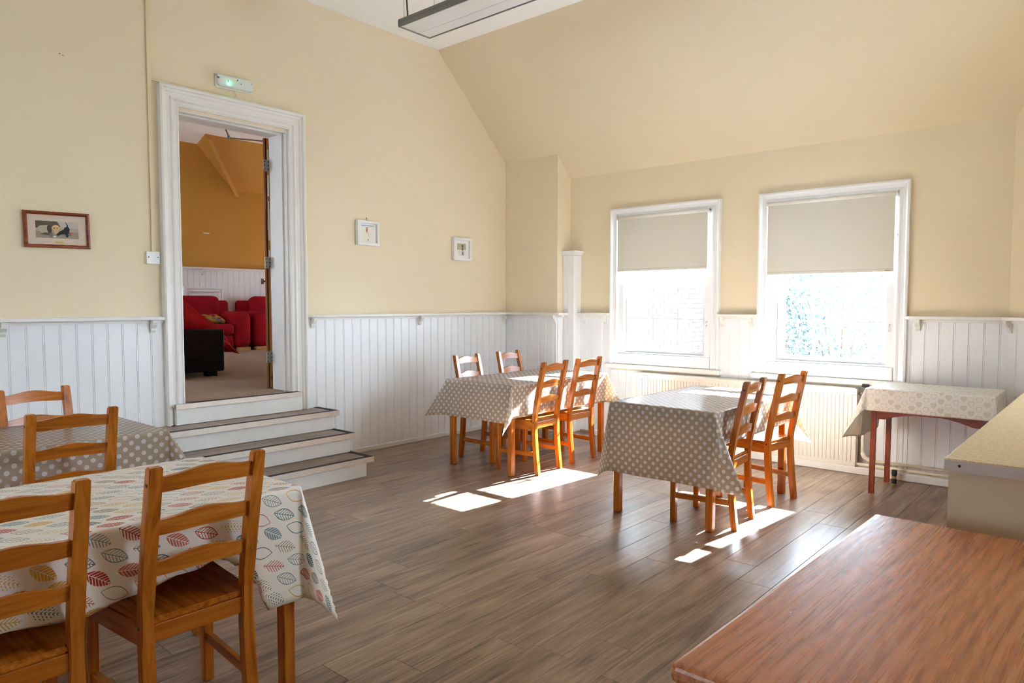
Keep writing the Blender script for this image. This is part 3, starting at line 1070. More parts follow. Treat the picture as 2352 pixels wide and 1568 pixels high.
boxobj('hatch_panel', (XF + 0.012, 5.2, 1.2), (XF + 0.022, 5.68, 1.57), MAT['white'], wf)
boxobj('sticker', (XF, 5.452, 2.522), (XF + 0.004, 5.552, 2.540), MAT['pvc'], wf)


def cushion(name, lo, hi, m, parent, bev=0.07, tilt=0.0, pivot=None, dent=None):
    bm = bmesh.new()
    box(bm, lo, hi, bev, 4)
    bmesh.ops.subdivide_edges(bm, edges=[e for e in bm.edges if e.calc_length() > 0.2], cuts=5, use_grid_fill=True)
    c = [(lo[i] + hi[i]) / 2 for i in range(3)]
    h = [(hi[i] - lo[i]) / 2 for i in range(3)]
    for v in bm.verts:
        q = [(v.co[i] - c[i]) / h[i] for i in range(3)]
        k = (1 - min(1, q[1] ** 2)) * (1 - min(1, q[2] ** 2))
        v.co.x += 0.035 * k * (1 if q[0] > 0 else -0.3)
        if dent:
            for dy, dz in dent:
                d2 = (v.co.y - dy) ** 2 + (v.co.z - dz) ** 2
                if q[0] > 0:
                    v.co.x -= 0.06 * math.exp(-d2 / 0.006)
    if tilt:
        R = Matrix.Rotation(tilt, 4, 'Y')
        p = Vector(pivot)
        for v in bm.verts:
            v.co = R @ (v.co - p) + p
    return done(name, bm, m, parent, None, True)


def armchair(y0, y1, label, arm=0.30):
    a = empty('armchair', (-10.95, (y0 + y1) / 2, FZ))
    tag(a, label, 'armchair', 'red armchairs in the next room')
    h = (y1 - y0) / 2
    m = MAT['redfab']
    for s in (-1, 1):
        bm = bmesh.new()
        pts = []
        for k in range(13):
            t = k / 12
            pts.append((-0.42 + 0.77 * t, 0.64 - 0.02 * t if t < 0.85 else 0.62 - 0.12 * ((t - 0.85) / 0.15) ** 2))
        box(bm, (-0.40, s * h, 0.05), (0.36, s * (h - arm), 0.62), 0.10, 5)
        done('arm', bm, m, a, None, True)
    boxobj('base', (-0.38, -h + arm, 0.05), (0.34, h - arm, 0.26), m, a, 0.04, 3, True)
    cushion('seat_cushion', (-0.20, -h + arm + 0.005, 0.255), (0.38, h - arm - 0.005, 0.43), m, a, 0.06)
    cushion('back_cushion', (-0.34, -h + arm - 0.05, 0.38), (-0.10, h - arm + 0.05, 0.88), m, a, 0.10, -0.16, (-0.2, 0, 0.4), [(0.16, 0.62), (-0.16, 0.62)])
    boxobj('back_frame', (-0.42, -h + 0.05, 0.06), (-0.30, h - 0.05, 0.80), m, a, 0.05, 3, True)
    for sx in (-0.34, 0.28):
        for s in (-1, 1):
            boxobj('foot', (sx - 0.05, s * (h - 0.03), 0.0), (sx + 0.06, s * (h - 0.24), 0.055), MAT['blockfoot'], a, 0.004)
    return a


armchair(4.62, 5.835, 'red armchair with a patterned cushion on its seat')
armchair(5.885, 7.10, 'red armchair partly hidden by the open door')
# patterned cushion
g = G('patchwork_cushion_print')
vv = g.n('ShaderNodeTexVoronoi')
vv.inputs['Scale'].default_value = 13.0
g.put(vv.inputs['Vector'], g.coord())
sp = g.n('ShaderNodeSeparateColor')
g.put(sp.inputs[0], vv.outputs['Color'])
g.set(g.ramp(sp.outputs[0], [(0, srgb(186, 150, 72)), (0.35, srgb(168, 50, 34)), (0.55, srgb(120, 124, 130)), (0.75, srgb(186, 150, 72)), (0.9, srgb(140, 116, 74))], 'CONSTANT'), 0.9, 0.1)
cu = empty('patterned_cushion', (-10.86, 5.27, FZ + 0.475))
tag(cu, 'small mustard and red patterned cushion lying on the red armchair', 'cushion')
bm = bmesh.new()
box(bm, (-0.13, -0.19, 0.0), (0.13, 0.19, 0.07), 0.034, 4)
o = done('cushion_cover', bm, g.m, cu, None, True)
cu.rotation_euler = (0, math.radians(24), math.radians(8))

# black sofa seen end-on, with a red throw
so = empty('leather_sofa', (-7.9, 3.1, FZ))
tag(so, 'black leather sofa seen end-on through the doorway', 'sofa')
m = MAT['leather']
for s in (-1, 1):
    boxobj('arm', (s * 0.84, -0.42, 0.05), (s * 0.64, 0.475, 0.485), m, so, 0.022, 4, True)
boxobj('back', (-0.64, -0.42, 0.05), (0.64, -0.18, 0.80), m, so, 0.05, 4, True)
boxobj('base', (-0.64, -0.18, 0.05), (0.64, 0.46, 0.26), m, so, 0.03, 3, True)
for k in (-1, 1):
    boxobj('seat_cushion', (k * 0.005, -0.17, 0.26), (k * 0.635, 0.465, 0.42), m, so, 0.05, 4, True)
for sx in (-0.75, 0.75):
    for sy in (-0.34, 0.36):
        boxobj('foot', (sx - 0.05, sy - 0.05, 0), (sx + 0.05, sy + 0.05, 0.055), MAT['dark'], so, 0.003)

# throw: hung from the sofa back down over the arm, its corner trailing past the front
def lerp_path(pts, t):
    n = len(pts) - 1
    k = min(int(t * n), n - 1)
    f = t * n - k
    return [pts[k][i] * (1 - f) + pts[k + 1][i] * f for i in range(len(pts[0]))]


bm = bmesh.new()
NU, NV = 30, 48
ridge = [(2.72, 1.55, 0.46), (2.98, 1.50, 0.44), (3.21, 1.415, 0.40), (3.40, 1.27, 0.30), (3.57, 1.125, 0.19), (3.68, 0.985, 0.10), (3.755, 0.865, 0.02)]
grid = []
for i in range(NU + 1):
    u = i / NU
    rowv = []
    for j in range(NV + 1):
        v = j / NV
        ry, rz, drop = lerp_path(ridge, v)
        if u < 0.3:                      # the part lying back over the sofa
            t = 1 - u / 0.3
            x, y, z = -7.17 - 0.55 * t, ry - 0.04 * t, rz - 0.03 * t
        else:
            t = (u - 0.3) / 0.7
            fold = 0.020 * math.sin(11 * v + 9 * t) + 0.012 * math.sin(27 * v - 4 * t)
            x = -7.17 + 0.05 * math.sin(PI * t) * (1 - v) + fold * t
            y = ry + 0.035 * t
            z = rz - drop * t
        if v < 0.62:
            x = min(x, -7.10)
        rowv.append(bm.verts.new((x, y, z + 0.008 * math.sin(17 * v + 3))))
    grid.append(rowv)
for i in range(NU):
    for j in range(NV):
        bm.faces.new([grid[i][j], grid[i + 1][j], grid[i + 1][j + 1], grid[i][j + 1]])
th = done('red_throw', bm, MAT['throw'], None, None, True)
md = th.modifiers.new('thickness', 'SOLIDIFY')
md.thickness = 0.006
tag(th, 'bright red throw draped over the black sofa', 'throw')

# ------------------------------------------------------------------ dining chairs
def prof_sweep(bm, pts, hw, hd):
    """post with rectangular section following (x, z) points; hw half width in y, hd half depth in x"""
    rows = []
    for x, y, z in pts:
        rows.append([bm.verts.new((x + sx * hd, y + sy * hw, z)) for sx, sy in ((-1, -1), (1, -1), (1, 1), (-1, 1))])
    for a, b in zip(rows, rows[1:]):
        for k in range(4):
            bm.faces.new([a[k], a[(k + 1) % 4], b[(k + 1) % 4], b[k]])
    bm.faces.new(rows[0][::-1])
    bm.faces.new(rows[-1])


def post_x(z):
    """centre line of the rear posts (x, origin at the rear feet)"""
    if z < 0.44:
        t = z / 0.44
        return 0.034 * math.sin(t * PI / 2)
    t = (z - 0.44) / (0.917 - 0.44)
    return 0.034 - 0.094 * t ** 1.15


CW_B, CW_F, CD = 0.158, 0.190, 0.385      # half widths (post centres) and depth between legs


def make_chair():
    c = empty('dining_chair')
    for s in (-1, 1):
        bm = bmesh.new()
        pts = [(post_x(0.917 * k / 14), s * CW_B, 0.917 * k / 14) for k in range(15)]
        prof_sweep(bm, pts, 0.019, 0.0175)
        bmesh.ops.bevel(bm, geom=[e for e in bm.edges if abs(e.verts[0].co.z - e.verts[1].co.z) > 0.03 or e.verts[0].co.z > 0.91], offset=0.004, segments=2, affect='EDGES')
        po = done('back_post', bm, MAT['pine_z'], c)
        for zz in (0.425, 0.865):
            xx = post_x(zz)
            tubeobj('bolt', [(xx, s * (CW_B + 0.0188), zz), (xx, s * (CW_B + 0.0202), zz)], 0.0055, MAT['dark'], po, 10)
        bm = bmesh.new()
        box(bm, (CD - 0.018, s * CW_F - 0.018, 0), (CD + 0.018, s * CW_F + 0.018, 0.425), 0.003)
        done('leg', bm, MAT['pine_z'], c)
        # side rail under the seat and low stretcher
        for nm, z0, z1, th in (('side_rail', 0.365, 0.425, 0.010), ('stretcher', 0.150, 0.184, 0.009)):
            bm = bmesh.new()
            xa, xb = post_x((z0 + z1) / 2) + 0.015, CD - 0.016
            f = lambda x: s * (CW_B + (CW_F - CW_B) * (x / CD))
            vs = []
            for x_ in (xa, xb):
                for dy, zz in ((-th, z0), (th, z0), (th, z1), (-th, z1)):
                    vs.append(bm.verts.new((x_, f(x_) + dy, zz)))
            for k in range(4):
                bm.faces.new([vs[k], vs[(k + 1) % 4], vs[4 + (k + 1) % 4], vs[4 + k]])
            bm.faces.new(vs[:4][::-1])
            bm.faces.new(vs[4:])
            done(nm, bm, MAT['pine_x'], c)
    boxobj('front_rail', (CD - 0.010, -CW_F + 0.017, 0.365), (CD + 0.010, CW_F - 0.017, 0.425), MAT['pine_y'], c, 0.002)
    boxobj('rear_rail', (post_x(0.4) - 0.010, -CW_B + 0.018, 0.372), (post_x(0.4) + 0.010, CW_B - 0.018, 0.425), MAT['pine_y'], c, 0.002)
    # seat board, wider at the front, notched between the posts
    bm = bmesh.new()
    pts = [(0.030, -CW_B + 0.0195), (0.056, -CW_B + 0.0195), (0.056, -CW_B - 0.022), (CD + 0.030, -CW_F - 0.024), (CD + 0.030, CW_F + 0.024), (0.056, CW_B + 0.022), (0.056, CW_B - 0.0195), (0.030, CW_B - 0.0195)]
    poly_prism(bm, pts, 0.020, lambda a, b, d: (a, b, 0.425 + d))
    bmesh.ops.bevel(bm, geom=[e for e in bm.edges if abs(e.verts[0].co.z - e.verts[1].co.z) < 1e-5], offset=0.004, segments=2, affect='EDGES')
    done('seat', bm, MAT['pine_x'], c)
    for z0, z1 in ((0.838, 0.896), (0.706, 0.764), (0.578, 0.634)):
        bm = bmesh.new()
        n = 12
        yw = CW_B - 0.0185
        rows = []
        for k in range(n + 1):
            t = -1 + 2 * k / n
            e = 0.5 + 0.5 * math.cos(PI * t)
            up, lowr = z1 - 0.012 + 0.018 * e, z0 + 0.005 * e
            bow = -0.012 * (1 - t * t)
            rows.append([bm.verts.new((post_x(zz) + bow + dx, t * yw, zz)) for dx, zz in ((-0.008, lowr), (0.008, lowr), (0.008, up), (-0.008, up))])
        for a, b in zip(rows, rows[1:]):
            for k in range(4):
                bm.faces.new([a[k], a[(k + 1) % 4], b[(k + 1) % 4], b[k]])
        bm.faces.new(rows[0][::-1])
        bm.faces.new(rows[-1])
        done('back_slat', bm, MAT['pine_y'], c)
    return c


proto = make_chair()
CHAIRS = [  # rear-foot midpoint, heading (degrees; 180 = facing -x), label
    ((-1.780, 4.262), 184.5, 'pine dining chair at the longest hanging polka dot cloth, nearer the room middle'),
    ((-1.775, 4.916), 172.5, 'pine dining chair in front of the radiator, nearest the heart cloth table'),
    ((-3.565, 4.562), 183.5, 'pine dining chair with its back to the sun patch, first at the corner table'),
    ((-3.590, 5.085), 179.0, 'pine dining chair beside the corner table, nearer the window with brick outside'),
    ((-4.530, 4.640), 5.0, 'pine dining chair behind the corner table, nearer the steps'),
    ((-4.575, 5.270), 4.0, 'pine dining chair behind the corner table, in front of the pier'),
    ((-2.130, 0.992), 180.0, 'pine dining chair tucked at the leaf print cloth, nearer its hanging corner'),
    ((-2.130, 0.490), 180.0, 'pine dining chair at the leaf print cloth, cut off by the picture edge'),
    ((-3.510, 1.058), 178.0, 'pine dining chair between the leaf print cloth and the dotted table by the steps'),
    ((-4.475, 1.200), 3.0, 'pine dining chair between the dotted table and the white boarded wall'),
]
for i, ((x, y), a, lab) in enumerate(CHAIRS):
    o = proto if i == 0 else copy_tree(proto)
    o.location = (x, y, 0.0005)
    o.rotation_euler = (0, 0, math.radians(a))
    tag(o, lab, 'chair', 'pine ladder-back dining chairs')


# ------------------------------------------------------------------ dining tables and cloths
def dining_table(x0, x1, y0, y1, label, h=0.735):
    cx, cyy = (x0 + x1) / 2, (y0 + y1) / 2
    t = empty('dining_table', (cx, cyy, 0))
    tag(t, label, 'table', 'pine dining tables')
    hx, hy = (x1 - x0) / 2, (y1 - y0) / 2
    boxobj('tabletop', (-hx, -hy, h - 0.022), (hx, hy, h), MAT['pine_y'], t, 0.004)
    for sx in (-1, 1):
        for sy in (-1, 1):
            boxobj('leg', (sx * (hx - 0.012), sy * (hy - 0.012), 0.0), (sx * (hx - 0.058), sy * (hy - 0.058), h - 0.022), MAT['pine_z'], t, 0.004)
        boxobj('apron', (sx * (hx - 0.022), -hy + 0.06, h - 0.092), (sx * (hx - 0.042), hy - 0.06, h - 0.022), MAT['pine_y'], t)
    for sy in (-1, 1):
        boxobj('apron', (-hx + 0.06, sy * (hy - 0.022), h - 0.092), (hx - 0.06, sy * (hy - 0.042), h - 0.022), MAT['pine_x'], t)
    return t


def tablecloth(name, x0, x1, y0, y1, ztop, over, fins, mat, label, tuck=None, limit=None, seed=1, wave=0.006, creases=(), step=0.028, group=None, uvswap=False):
    """over: overhang for sides xm, xp, ym, yp. fins: corner -> (azimuth deg, angle from plumb deg)"""
    tuck = tuck or {}
    rg = random.Random(seed)
    ph = [rg.uniform(0, 6.28) for _ in range(8)]
    cx, cyy = (x0 + x1) / 2, (y0 + y1) / 2
    e = 0.004
    x0, x1, y0, y1 = x0 - e, x1 + e, y0 - e, y1 + e

    def lines(a, b, m, p):
        L = []
        n = 16
        L += [a - m + m * k / n for k in range(n)] + [a - 0.02 * m]
        n2 = max(2, int(round((b - a) / step)))
        L += [a + (b - a) * k / n2 for k in range(n2 + 1)]
        L += [b + p * (k + 1) / n for k in range(n)] + [b + 0.02 * p]
        return sorted(L)
    us = lines(x0, x1, over['xm'], over['xp'])
    vs = lines(y0, y1, over['ym'], over['yp'])
    rb = 0.006

    def roll(s):
        if s < rb * PI / 2:
            return rb * math.sin(s / rb), rb * (1 - math.cos(s / rb))
        return rb, rb + s - rb * PI / 2

    def slerp(a, b, t):
        d = max(-1, min(1, a.dot(b)))
        om = math.acos(d)
        if om < 1e-4:
            return a
        return (a * math.sin((1 - t) * om) + b * math.sin(t * om)) / math.sin(om)
    bm = bmesh.new()
    uvl = bm.loops.layers.uv.new('UVMap')
    V, U = [], {}
    for iu, u in enumerate(us):
        row = []
        for v in vs:
            ax = 'xm' if u < x0 else ('xp' if u > x1 else None)
            ay = 'ym' if v < y0 else ('yp' if v > y1 else None)
            a = (x0 - u) if ax == 'xm' else (u - x1 if ax == 'xp' else 0)
            b = (y0 - v) if ay == 'ym' else (v - y1 if ay == 'yp' else 0)
            sx = -1 if ax == 'xm' else 1
            sy = -1 if ay == 'ym' else 1
            if not ax and not ay:
                p = Vector((u, v, ztop))
                for (axis, pos) in creases:
                    q = abs((u if axis == 'x' else v) - pos)
                    if q < 0.02:
                        p.z += 0.003 * (1 - q / 0.02)
            elif ax and not ay:
                back = 0.0
                if limit and ax == 'xp':
                    lim = limit(v)
                    if a > lim:              # hem turned up behind, against the seats
                        back = min(1.0, (a - lim) / 0.02)
                        a = lim - min(0.10, (a - lim) * 0.5)
                o_, d_ = roll(a)
                o_ -= 0.012 * back
                s01 = (v - y0) / (y1 - y0)
                w_ = wave * math.sin(ph[0] + 17 * v) * math.sin(PI * s01) * (a / over[ax]) ** 1.3 + wave * 0.8 * math.sin(ph[1] + 31 * v) * math.sin(PI * s01) * a / over[ax]
                tk = tuck.get(ax, 3.0)
                if limit and ax == 'xp':
                    tk = tk + (2.0 - tk) * max(0.0, min(1.0, (v - 1.12) / 0.09))
                fl = math.tan(math.radians(tk))
                p = Vector((0, 0, 0))
                p.x = (x0 if ax == 'xm' else x1) + sx * (o_ + w_ + fl * d_)
                p.y, p.z = v, ztop - d_
            elif ay and not ax:
                o_, d_ = roll(b)
                s01 = (u - x0) / (x1 - x0)
                w_ = wave * math.sin(ph[2] + 15 * u) * math.sin(PI * s01) * (b / over[ay]) ** 1.3
                fl = math.tan(math.radians(tuck.get(ay, 3.0)))
                p = Vector((u, (y0 if ay == 'ym' else y1) + sy * (o_ + w_ + fl * d_), ztop - d_))
            else:
                r = math.hypot(a, b)
                th_ = math.atan2(b, a)
                az, al = fins.get(ax + ay, (math.degrees(math.atan2(sy, sx)), 30))
                az, al = math.radians(az), math.radians(al)
                F = Vector((math.sin(al) * math.cos(az), math.sin(al) * math.sin(az), -math.cos(al)))
                ray0 = Vector((sx * math.tan(math.radians(2.0 if (limit and ax == 'xp') else tuck.get(ax, 3.0))), 0, -1)).normalized()
                ray1 = Vector((0, sy * math.tan(math.radians(tuck.get(ay, 3.0))), -1)).normalized()
                tm = math.atan2(over[ay], over[ax])
                t = th_ / tm if th_ < tm else (PI / 2 - th_) / (PI / 2 - tm)
                d = slerp(ray0 if th_ < tm else ray1, F, t)
                o_, d_ = roll(r)
                base = Vector((x0 if ax == 'xm' else x1, y0 if ay == 'ym' else y1, ztop))
                k = th_ / (PI / 2)
                off = Vector((sx * o_ * math.cos(k * PI / 2), sy * o_ * math.sin(k * PI / 2), -min(d_, rb)))
                nv = F.cross(Vector((0, 0, 1)))
                nv = nv.normalized() if nv.length > 1e-4 else Vector((0, 0, 0))
                if nv.x * sx - nv.y * sy < 0:
                    nv = -nv
                bow = 0.022 * math.sin(PI * min(1, t) ** 0.8) * min(1, r / 0.3) * (1 if th_ < tm else -1)
                p = base + off + d * max(0, d_ - rb) + nv * bow
            q = bm.verts.new((p.x - cx, p.y - cyy, p.z))
            U[q] = (v, u) if not uvswap else (u, v)
            row.append(q)
        V.append(row)
    for i in range(len(us) - 1):
        for j in range(len(vs) - 1):
            f = bm.faces.new([V[i][j], V[i + 1][j], V[i + 1][j + 1], V[i][j + 1]])
            f.smooth = True
            for lp in f.loops:
                lp[uvl].uv = U[lp.vert]
    me = bpy.data.meshes.new(name)
    bm.normal_update()
    bm.to_mesh(me)
    bm.free()
    me.materials.append(mat)
    me.materials.append(MAT['reverse'])
    o = link(name, me, None, (cx, cyy, 0))
    md = o.modifiers.new('thickness', 'SOLIDIFY')
    md.thickness = 0.0012
    md.offset = -1
    md.material_offset = 1
    md.use_rim = True
    tag(o, label, 'tablecloth', group)
    return o


T1 = (-4.395, -3.662, 4.205, 5.550)
T2 = (-2.565, -1.838, 3.95, 5.19)
T3 = (-4.395, -3.685, 0.30, 1.548)
T4 = (-2.935, -2.192, 0.12, 1.368)
dining_table(*T1, 'pine dining table under the dotted cloth in the corner by the pier')
dining_table(*T2, 'pine dining table under the dotted cloth in front of the radiator')
dining_table(*T3, 'pine dining table under the dotted cloth beside the steps')
dining_table(*T4, 'pine dining table under the leaf print cloth')
PG = 'taupe polka dot oilcloths'
tablecloth('tablecloth', *T1, 0.7375, dict(xm=0.26, xp=0.272, ym=0.31, yp=0.28), {'xpym': (-82, 20), 'xmym': (195, 34), 'xpyp': (50, 26), 'xmyp': (135, 30)},
           MAT['polka'], 'taupe polka dot oilcloth on the table in the corner by the pier', {'xp': -3, 'ym': 4}, None, 3, group=PG, creases=(('y', 4.62), ('x', -4.0)))
tablecloth('tablecloth', *T2, 0.7375, dict(xm=0.24, xp=0.22, ym=0.462, yp=0.36), {'xpym': (-8, 24), 'xmym': (200, 9), 'xpyp': (55, 26), 'xmyp': (135, 30)},
           MAT['polka'], 'taupe polka dot oilcloth hanging low on the table in front of the radiator', {'xp': -4, 'ym': 2}, None, 5, group=PG, creases=(('y', 4.33), ('y', 4.62), ('x', -2.2)))
tablecloth('tablecloth', *T3, 0.7375, dict(xm=0.22, xp=0.26, ym=0.25, yp=0.24), {'xpyp': (62, 30), 'xmyp': (135, 30)},
           MAT['polka'], 'taupe polka dot oilcloth on the table beside the steps', {'xp': 0, 'xm': -3, 'yp': 2}, None, 8, group=PG, creases=(('y', 0.92),))
def leaf_hem(y):
    pts = [(-9, 0.235), (0.5, 0.235), (0.69, 0.25), (0.84, 0.228), (1.02, 0.198), (1.08, 0.188), (1.14, 0.23), (1.185, 0.275), (1.235, 0.44), (9, 0.44)]
    for (a_, l_), (b_, m_) in zip(pts, pts[1:]):
        if a_ <= y <= b_:
            return l_ + (m_ - l_) * (y - a_) / (b_ - a_)
    return 0.44


tablecloth('tablecloth', *T4, 0.7375, dict(xm=0.24, xp=0.40, ym=0.25, yp=0.36), {'xpyp': (64, 14), 'xmyp': (135, 30)},
           MAT['leaf'], 'white oilcloth printed with coloured leaves on the table nearest the camera', {'xp': -4, 'yp': 3}, leaf_hem, 9, creases=(('y', 0.74),), step=0.02)

# ------------------------------------------------------------------ heart-cloth side table under the window
SX0, SX1, SY0, SY1, SZ = -1.418, -0.650, 5.560, 6.080, 0.772
st = empty('side_table', ((SX0 + SX1) / 2, (SY0 + SY1) / 2, 0))
tag(st, 'small mahogany side table with a shaped apron under the heart cloth', 'table')
hx, hy = (SX1 - SX0) / 2, (SY1 - SY0) / 2
boxobj('tabletop', (-hx, -hy, SZ - 0.02), (hx, hy, SZ), MAT['mahoganyx'], st, 0.003)
for sx in (-1, 1):
    for sy in (-1, 1):
        bm = bmesh.new()
        prof_sweep(bm, [(sx * (hx - 0.038), sy * (hy - 0.038), 0), (sx * (hx - 0.045), sy * (hy - 0.045), SZ - 0.02)], 0.0165, 0.0165)
        done('leg', bm, MAT['mahogany'], st)


def apron_outline(w):
    pts = [(-w, SZ - 0.02), (-w, SZ - 0.215)]
    for k in range(17):
        t = -1 + 2 * k / 16
        e = abs(t)
        z = SZ - 0.175 if e < 0.25 else SZ - 0.175 - 0.060 * max(0, (e - 0.25) / 0.75) ** 1.5
        if e > 0.82:
            z = SZ - 0.222
        pts.append((t * (w - 0.01), z))
    pts += [(w, SZ - 0.215), (w, SZ - 0.02)]
    return pts


for sy in (-1, 1):
    prismobj('apron', apron_outline(hx - 0.062), 0.016, lambda a, b, d, sy=sy: (a, sy * (hy - 0.040) - 0.008 + d, b), MAT['mahoganyx'], st)
for sx in (-1, 1):
    boxobj('apron', (sx * (hx - 0.034), -hy + 0.062, SZ - 0.12), (sx * (hx - 0.050), hy - 0.062, SZ - 0.02), MAT['mahoganyx'], st)
tablecloth('tablecloth', SX0, SX1, SY0, SY1, SZ + 0.0025, dict(xm=0.37, xp=0.24, ym=0.165, yp=0.05), {'xmym': (205, 22), 'xpym': (-60, 8), 'xmyp': (135, 10), 'xpyp': (45, 10)},
           MAT['heart'], 'cream oilcloth printed with grey hearts on the side table', {'ym': 3, 'xm': 6, 'xp': 3}, None, 12, wave=0.004, step=0.022, creases=(('x', -1.18),), uvswap=True)

# ------------------------------------------------------------------ radiator, valves, pipes
rad = empty('radiator', (-2.695, 6.19, 0))
tag(rad, 'long ivory panel radiator below the windows', 'radiator')
rx = 1.055


def panel_front(y, out):
    bm = bmesh.new()
    n = 64
    z0, z1 = 0.055, 0.695
    step = 2 * (rx - 0.03) / n
    xs_ = []
    pts = [(-rx, 0.0)]
    for k in range(n):
        a = -rx + 0.03 + k * step
        pts += [(a + 0.002, 0.0), (a + 0.006, 0.007), (a + step - 0.006, 0.007), (a + step - 0.002, 0.0)]
    pts.append((rx, 0.0))
    rows = []
    for zz, k in ((z0, 0), (z0 + 0.035, 0), (z0 + 0.045, 1), (z1 - 0.055, 1), (z1 - 0.045, 0), (z1 - 0.004, 0), (z1, -1)):
        rows.append([bm.verts.new((px, y + out * (py if k == 1 else (0.007 if k == 0 else -0.002)), zz)) for px, py in pts])
    for a, b in zip(rows, rows[1:]):
        for i in range(len(pts) - 1):
            bm.faces.new([a[i], a[i + 1], b[i + 1], b[i]])
    return bm


bm = panel_front(-0.045, -1)
box(bm, (-rx + 0.001, -0.043, 0.056), (rx - 0.001, -0.030, 0.692))
done('front_panel', bm, MAT['radiator'], rad)
boxobj('rear_panel', (-rx + 0.02, 0.02, 0.06), (rx - 0.02, 0.034, 0.69), MAT['radiator'], rad, 0.003)
bm = bmesh.new()
box(bm, (-rx + 0.02, -0.030, 0.685), (rx - 0.02, -0.022, 0.700))
box(bm, (-rx + 0.02, 0.012, 0.685), (rx - 0.02, 0.020, 0.700))
nb = 30
for k in range(nb + 1):
    xx = -rx + 0.02 + (2 * rx - 0.04) * k / nb
    box(bm, (xx - 0.004, -0.022, 0.688), (xx + 0.004, 0.012, 0.698))
done('top_grille', bm, MAT['radiator'], rad)
for s in (-1, 1):
    boxobj('end_panel', (s * (rx + 0.001), -0.030, 0.06), (s * (rx - 0.006), 0.020, 0.69), MAT['radiator'], rad)
for xx in (-0.8, 0.8):
    boxobj('wall_bracket', (xx - 0.02, 0.034, 0.10), (xx + 0.02, 0.080, 0.66), MAT['radiator'], rad)
bm = bmesh.new()
tube(bm, [(rx, 0.0, 0.655), (rx + 0.052, 0.0, 0.655)], 0.013, 10)
tube(bm, [(rx + 0.052, 0.0, 0.625), (rx + 0.052, 0.0, 0.715)], [0.012, 0.013], 10)
done('valve_body', bm, MAT['steel'], rad)
bm = bmesh.new()
tube(bm, [(rx + 0.052, 0.0, 0.712), (rx + 0.052, 0.0, 0.722), (rx + 0.052, 0.0, 0.735)], [0.026, 0.030, 0.024], 12)
done('valve_handwheel', bm, MAT['rubber'], rad)
bm = bmesh.new()
tube(bm, [(-rx, 0.0, 0.09), (-rx - 0.06, 0.0, 0.09)], 0.012, 10)
tube(bm, [(-rx - 0.06, 0.0, 0.062), (-rx - 0.06, 0.0, 0.115)], 0.016, 10)
tube(bm, [(-rx - 0.06, 0.0, 0.115), (-rx - 0.06, 0.0, 0.165)], [0.014, 0.020], 10)
done('lockshield_valve', bm, MAT['steel'], rad)

pp = empty('heating_pipes', (-1.5, 6.17, 0.06))
tag(pp, 'pair of cream heating pipes running above the plinth under the side table', 'pipe')
for nm, pts in (('pipe_run', [(-1.60, 6.19, 0.60), (-1.60, 6.19, 0.155), (-1.57, 6.19, 0.125), (-1.53, 6.19, 0.115), (-0.62, 6.19, 0.115)]), ('pipe_run', [(-1.70, 6.175, 0.078), (-0.60, 6.175, 0.078)])):
    tubeobj(nm, [(a + 1.5, b - 6.17, c - 0.06) for a, b, c in pts], 0.0125, MAT['pipe'], pp, 12)
tubeobj('elbow', [(-0.10, 0.02, 0.115), (-0.085, 0.02, 0.080), (-0.055, 0.02, 0.060), (-0.02, 0.02, 0.055)], 0.018, MAT['pipe'], pp, 12)

ds = empty('door_stop', (-1.318, 5.995, 0))
tag(ds, 'small black post with yellow bands standing by the side table leg', 'door stop')
bm = bmesh.new()
tube(bm, [(0, 0, 0.004), (0, 0, 0.03), (0, 0, 0.045)], [0.016, 0.019, 0.016], 12)
tube(bm, [(0, 0, 0.062), (0, 0, 0.080), (0, 0, 0.108)], [0.016, 0.020, 0.019], 12)
done('post', bm, MAT['rubber'], ds)
bm = bmesh.new()
tube(bm, [(0, 0, 0.044), (0, 0, 0.050)], 0.0175, 12)
tube(bm, [(0, 0, 0.054), (0, 0, 0.062)], 0.0175, 12)
tube(bm, [(0, 0, 0.0), (0, 0, 0.004)], 0.019, 12)
done('yellow_band', bm, MAT['brass'], ds)

# ------------------------------------------------------------------ counter on the right and worn table in front
ct = empty('counter', (-0.1, 3.9, 0))
tag(ct, 'beige serving counter with a speckled worktop at the picture edge', 'counter')
bm = bmesh.new()
box(bm, (-0.318, -1.372, 0.865), (0.34, 1.35, 0.903), 0.004, 2)
done('worktop', bm, MAT['laminate'], ct)
boxobj('edge_strip', (-0.316, -1.3745, 0.8655), (0.338, -1.3715, 0.899), MAT['lamedge'], ct)
bm = bmesh.new()
tube(bm, [(-0.276, -1.3748, 0.884), (-0.276, -1.3758, 0.884)], 0.004, 8)
done('screw_hole', bm, MAT['dark'], ct)
boxobj('end_panel', (-0.308, -1.350, 0.0), (0.32, -1.332, 0.865), MAT['counterpanel'], ct)
boxobj('front_panel', (-0.306, -1.332, 0.0), (-0.288, 1.33, 0.865), MAT['counterpanel'], ct)
boxobj('far_panel', (-0.308, 1.33, 0.0), (0.32, 1.345, 0.865), MAT['counterpanel'], ct)

